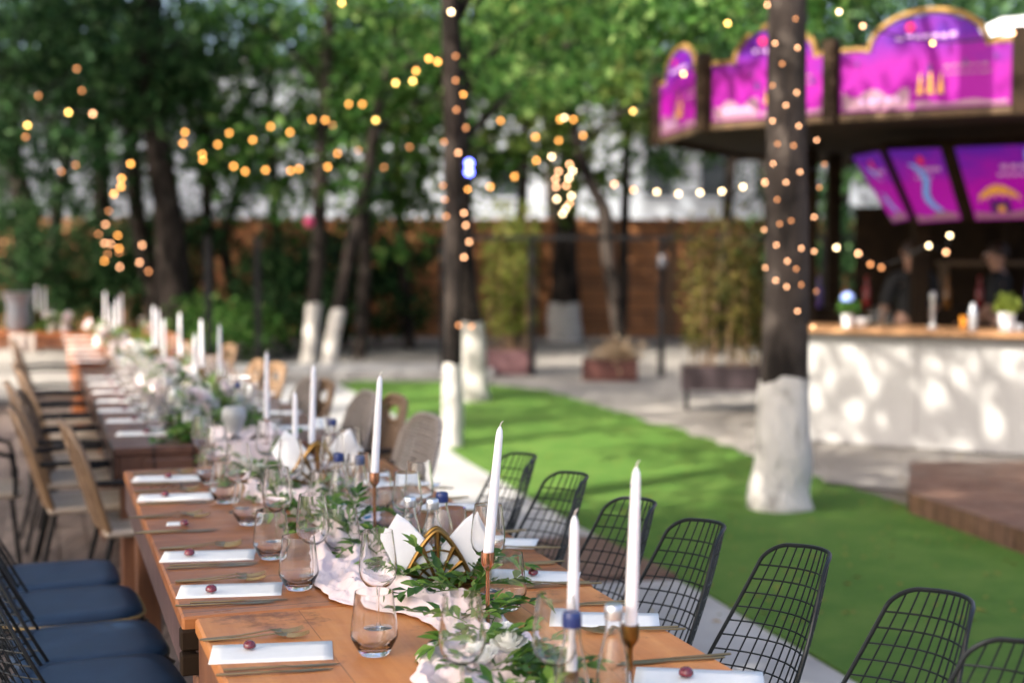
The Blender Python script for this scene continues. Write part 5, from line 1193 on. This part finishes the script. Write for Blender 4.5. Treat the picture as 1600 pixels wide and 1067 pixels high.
def person(p, rz, lab, hgt=1.72, bend=0.0):
    t = thing('person', lab, 'person', p, rz, 'bar staff')
    k = hgt / 1.75
    ch = [(0, 0, .95), (0, .01, 1.12), (0, -.01, 1.30), (0, 0, 1.44), (0, .015, 1.50), (0, .03, 1.57), (0, .035, 1.66), (0, .03, 1.73),
          (.19, 0, 1.40), (.25, .02, 1.13), (.21, .20, .98), (.18, .27, .96), (-.19, 0, 1.40), (-.26, .03, 1.13), (-.20, .22, .99), (-.17, .29, .97),
          (.10, 0, .88), (.11, .02, .48), (.11, -.02, .07), (.12, .14, .035), (-.10, 0, .88), (-.11, .02, .48), (-.11, -.02, .07), (-.12, .14, .035)]
    ch = [(x * k, y * k, z * k) for x, y, z in ch]
    ed = [(0, 1), (1, 2), (2, 3), (3, 4), (4, 5), (5, 6), (6, 7), (3, 8), (8, 9), (9, 10), (10, 11), (3, 12), (12, 13), (13, 14), (14, 15), (0, 16), (16, 17), (17, 18), (18, 19), (0, 20), (20, 21), (21, 22), (22, 23)]
    rd = [(.15, .10), (.14, .095), (.16, .11), (.09, .08), .055, (.075, .09), (.08, .098), (.05, .06), .062, .046, .032, .03, .062, .046, .032, .03, .088, .06, .042, .035, .088, .06, .042, .035]
    rd = [(r * k if not isinstance(r, tuple) else (r[0] * k, r[1] * k)) for r in rd]
    body = skin_obj('body', ch, ed, rd, SKIN, t)
    for sx in (-1, 1):
        hb = Vector((sx * .175, .29, .965)) * k
        for f in range(4):
            o_ = Vector((sx * (.018 - f * .013), .03, .002)) * k; q = hb + o_
            skin_obj('finger', [q, q + Vector((0, .03 + .006 * (f in (1, 2)), .004)), q + Vector((0, .05 + .01 * (f in (1, 2)), -.010)), q + Vector((0, .058, -.025))], [(0, 1), (1, 2), (2, 3)], [.009, .0085, .008, .006], SKIN, body, 1)
        q = hb + Vector((-sx * .028, .0, 0)); skin_obj('thumb', [q, q + Vector((-sx * .018, .02, -.005)), q + Vector((-sx * .016, .045, -.014))], [(0, 1), (1, 2)], [.011, .010, .007], SKIN, body, 1)
    skin_obj('shirt', [ch[i] for i in (0, 1, 2, 3, 8, 9, 12, 13)], [(0, 1), (1, 2), (2, 3), (3, 4), (4, 5), (3, 6), (6, 7)], [(.165 * k, .115 * k), (.155 * k, .11 * k), (.178 * k, .125 * k), (.10 * k, .09 * k), .076 * k, .062 * k, .076 * k, .062 * k], SHIRT, t)
    skin_obj('trousers', [ch[i] for i in (0, 16, 17, 18, 20, 21, 22)], [(0, 1), (1, 2), (2, 3), (0, 4), (4, 5), (5, 6)], [(.16 * k, .115 * k), .10 * k, .072 * k, .06 * k, .10 * k, .072 * k, .06 * k], APRN, t)
    hm = MB(); hc = Vector((0, .03, 1.655)) * k
    def hf(a, b):
        th = a * 2 * math.pi; ph = b * 1.75; front = max(0, math.sin(th)); ph *= 1 - .38 * front
        return hc + Vector((.094 * math.cos(th) * math.sin(ph), .112 * math.sin(th) * math.sin(ph) - .012, .118 * math.cos(ph))) * k
    hm.grid(hf, 28, 12); ho = obj('hair', hm, HAIR, t, True, 180)
    fm = MB()
    fm.tube([Vector((0, .128, 1.655)) * k, Vector((0, .150, 1.62)) * k, Vector((0, .135, 1.61)) * k], [.008, .014, .008], 8); obj('nose', fm, SKIN, body)
    for sx in (-1, 1):
        e = MB(); e.lathe([(.001, -.011), (.010, -.005), (.011, 0), (.010, .005), (.001, .011)], 10, c=(sx * .032 * k, .118 * k, 1.655 * k)); obj('eye', e, LABW, body)
        e = MB(); e.tube([Vector((sx * .082, .03, 1.67)) * k, Vector((sx * .098, .02, 1.66)) * k, Vector((sx * .092, .025, 1.615)) * k], [.010, .012, .008], 7); obj('ear', e, SKIN, body)
    e = MB(); e.tube([Vector((-.025, .120, 1.582)) * k, Vector((0, .130, 1.58)) * k, Vector((.025, .120, 1.582)) * k], [.004, .007, .004], 6); obj('mouth', e, M('lips', (.30, .10, .09), rough=.5), body)
    return t
q = Q(1425, 450, 12.6); person((q.x, q.y, 0), R(8), 'person in black shirt behind the bar, back turned, facing the shelves', 1.62)
q = Q(1560, 450, 12.9); person((q.x, q.y, 0), R(60), 'person in black at the right end of the bar, turned sideways', 1.60)

# ------------------------------------------------------------------ string lights
bulb_me = {}
SOCK = MB().lathe([(.007, -.008), (.009, 0), (.008, .018), (.003, .022)], 10).mesh('socket'); SOCK.materials.append(BLACKM)
def bulb_mesh(r_, mat):
    k = (round(r_, 4), mat.name)
    if k not in bulb_me:
        m = MB(); m.lathe([(.001, r_), (r_ * .55, r_ * .8), (r_ * .95, r_ * .3), (r_, 0), (r_ * .9, -r_ * .5), (r_ * .5, -r_ * .9), (.001, -r_ * 1.05)], 12, close=False); me = m.mesh('bulb'); me.materials.append(mat); bulb_me[k] = me
    return bulb_me[k]
def string(label, items, r_, cable=True, grp='strings of warm bulbs', cr=.006, ext=()):
    r_ *= .5
    """items: (px, py, Y, material)"""
    pts = [Q(x, y, Y) for x, y, Y, _ in items]; t = thing('string_light', label, 'string light', pts[0], 0, grp); b0 = pts[0]
    if cable:
        m = MB(); path = [Vector((0, 0, r_ * 1.4))]
        for i in range(1, len(pts)):
            a, b = pts[i - 1] - b0, pts[i] - b0; s = min(.10, (b - a).length * .06)
            for q in (.25, .5, .75): path.append(a.lerp(b, q) + Vector((0, 0, r_ * 1.4 - s * 4 * q * (1 - q))))
            path.append(b + Vector((0, 0, r_ * 1.4)))
        m.tube([Vector(e) - b0 for e in ext] + path, cr, 5); obj('cable', m, BLACKM, t)
    for (x, y, Y, mat), p in zip(items, pts):
        sk = obj('socket', SOCK, None, t); sk.location = p - b0 + Vector((0, 0, r_ * 1.25)); sk.scale = (r_ / .016,) * 3
        o = obj('bulb', bulb_mesh(r_, mat), None, t); o.location = p - b0
    return t
O_, Wt, Ye, Pe, Di = BULB_O, BULB_W, BULB_Y, BULB_P, BULB_D
def zs(lst, Y0, mat, dY=0): return [(x, y, Y0 + dY * i, mat) for i, (x, y) in enumerate(lst)]
string('short string of three yellow bulbs in the dark leaves above the urn', [(43, 196, 13, Ye), (107, 176, 13, Ye), (145, 178, 13, Pe)], .030)
string('amber bulbs hanging down in front of the straight dark trunk', zs([(204, 256), (190, 279), (189, 292), (178, 303)], 14, O_), .032)
string('amber lights wound low around the straight dark trunk', [(170, 330, 15.2, Di), (165, 351, 15.2, Pe), (154, 366, 15.2, Di), (184, 368, 15.1, O_), (163, 380, 15.1, Pe), (173, 381, 15.1, Pe), (186, 388, 15.1, O_), (168, 397, 15.1, Di), (186, 394, 15.2, Di), (163, 408, 15.1, O_), (187, 417, 15.1, Pe)], .026)
string('dim amber bulbs scattered in leaves left of the thickest trunk', [(40, 214, 14, Di), (118, 258, 14.4, Di), (96, 268, 14.4, Di), (60, 150, 14, Di), (120, 108, 14, Di), (128, 142, 14, Di)], .026)
string('dim amber bulbs in the leaves before the white footed pair', [(486, 186, 15.5, Di), (520, 196, 15.5, Di), (560, 235, 15.5, Di), (600, 262, 15.5, Di), (640, 230, 15.4, Di)], .026)
string('three amber bulbs low beside the thickest dark trunk', [(222, 383, 15, Pe), (218, 410, 15, Pe), (232, 424, 15, Di)], .028)
string('amber string crossing the leaves from the thickest trunk towards the middle', zs([(289, 207), (286, 224), (316, 241), (317, 250), (340, 226), (358, 208), (395, 219), (423, 198), (453, 207), (487, 187), (508, 188), (545, 163), (566, 163)], 14.5, O_, .1), .030)
string('lower amber string sagging between the thickest trunk and the middle trees', zs([(365, 260), (383, 268), (415, 266), (454, 267), (467, 264), (512, 261), (527, 240)], 15.5, O_, .1), .032)
string('yellow and amber string climbing to the slim trunk', [(587, 188, 12.8, Ye), (618, 130, 12.6, Ye), (645, 127, 12.5, Ye), (650, 111, 12.5, O_), (670, 92, 12.3, O_), (684, 97, 12.2, O_), (698, 80, 12, Pe)], .030)
string('two pale bulbs at the very top of the photo', [(534, 5, 12, Ye), (705, 19, 11, Wt)], .028)
string('amber lights wound around the slim trunk', [(712, 88, 11.0, Di), (712, 126, 11, Di), (724, 148, 11, O_), (713, 172, 11, Di), (728, 200, 11, Di), (716, 239, 11, Pe), (694, 222, 11, Di), (692, 290, 11, Di), (731, 296, 11, O_), (697, 338, 11, Di), (725, 333, 11, Pe), (728, 352, 11, Pe), (733, 378, 11, Pe), (725, 402, 11, Pe), (695, 312, 11, Di), (717, 508, 11, Di), (737, 510, 11, Di)], .020, cr=.003)
string('amber string rising behind the slim trunk to the hanging cluster', zs([(766, 292), (804, 276), (838, 251), (837, 214), (875, 187)], 14.5, O_), .030)
string('amber bulbs among leaves above the hanging cluster', [(782, 189, 14.5, O_), (836, 214, 14.4, O_), (873, 220, 14.3, O_), (911, 212, 14.2, O_), (896, 187, 14, O_), (882, 184, 14, Wt)], .026)
string('bright hanging cluster of cream bulbs over the planters', [(862, 245, 12.5, Wt), (890, 257, 12.5, Pe), (895, 267, 12.5, Wt), (873, 268, 12.5, Pe), (889, 278, 12.5, Wt), (868, 280, 12.5, Pe), (885, 290, 12.5, Pe), (869, 292, 12.5, Pe), (893, 306, 12.5, Wt), (870, 311, 12.5, Wt), (890, 318, 12.5, Pe), (884, 326, 12.5, Wt), (879, 334, 12.5, Wt)], .026)
string('cream bulbs in a level row before the pale building', [(960, 288, 12.5, Pe), (990, 297, 12.3, Pe), (1026, 300, 12.1, Wt), (1060, 303, 11.9, Wt), (1094, 301, 11.7, Wt), (1128, 299, 11.5, Wt), (1161, 292, 11.3, Wt), (1196, 285, 11.1, Pe)], .026)
string('scattered yellow bulbs near the purple roof corner', [(989, 174, 12, Ye), (1068, 116, 11, Ye), (1137, 37, 10, Ye), (1200, 8, 9.4, Pe)], .024)
string('bulbs hanging in front of the large arched purple panel', [(1311, 19, 8.6, Wt), (1348, 41, 8.6, Pe), (1457, 68, 8.6, Ye), (1583, 52, 8.6, Pe)], .020)
Yt = Y1 - .20
string('peach fairy lights wound around the thick trunk beside the bar', [(x, y, Yt + (.0 if 1205 < x < 1255 else .17), m_) for x, y, m_ in [(1211, 68, Pe), (1246, 75, Pe), (1243, 30, Di), (1245, 145, Pe), (1207, 134, Di), (1207, 189, Pe), (1248, 197, Pe), (1276, 219, Pe), (1208, 256, Pe), (1250, 269, Pe), (1288, 257, Di), (1280, 293, Di), (1214, 312, Di), (1256, 311, Di), (1272, 339, Pe), (1194, 359, Pe), (1213, 383, Pe), (1252, 388, Pe), (1272, 393, Pe), (1196, 418, Pe), (1212, 438, Pe), (1205, 455, Pe), (1229, 448, Pe), (1252, 445, Di), (1275, 455, Di), (1246, 486, Pe), (1270, 510, Pe), (1222, 100, Di), (1228, 165, Pe), (1240, 228, Di), (1228, 285, Pe), (1236, 345, Di), (1230, 408, Pe), (1244, 420, Di), (1218, 350, Di), (1256, 120, Di), (1215, 225, Di)]], .013, cr=.0025)
string('bulbs under the kiosk roof over the bar counter', [(1307, 387, 10.6, Wt), (1341, 396, 10.6, Pe), (1360, 413, 10.8, Di), (1377, 418, 10.8, Di), (1451, 384, 10.6, Wt), (1478, 394, 10.6, Pe), (1484, 368, 10.6, Wt)], .024)
bl = thing('blue_lamp', 'small twin blue lamp glowing beside the slim trunk', 'lamp', Q(733, 262, 10.9))
m = MB(); m.box((0, .05, 0), (.11, .03, .16), bev=.005); obj('housing', m, BLACKM, bl, False)
for dz in (-.033, .033): o = obj('bulb', bulb_mesh(.030, BULB_B), None, bl); o.location = (0, .0, dz)
pk = obj('pink_lantern', MB().lathe([(.015, -.075), (.055, -.045), (.07, 0), (.055, .045), (.015, .075)], 16), M('pink_paper', (.38, .03, .10), rough=.6)); pk.location = Q(483, 348, 17.5); tag(pk, 'pink paper lantern in front of the dark bushes', 'lantern')
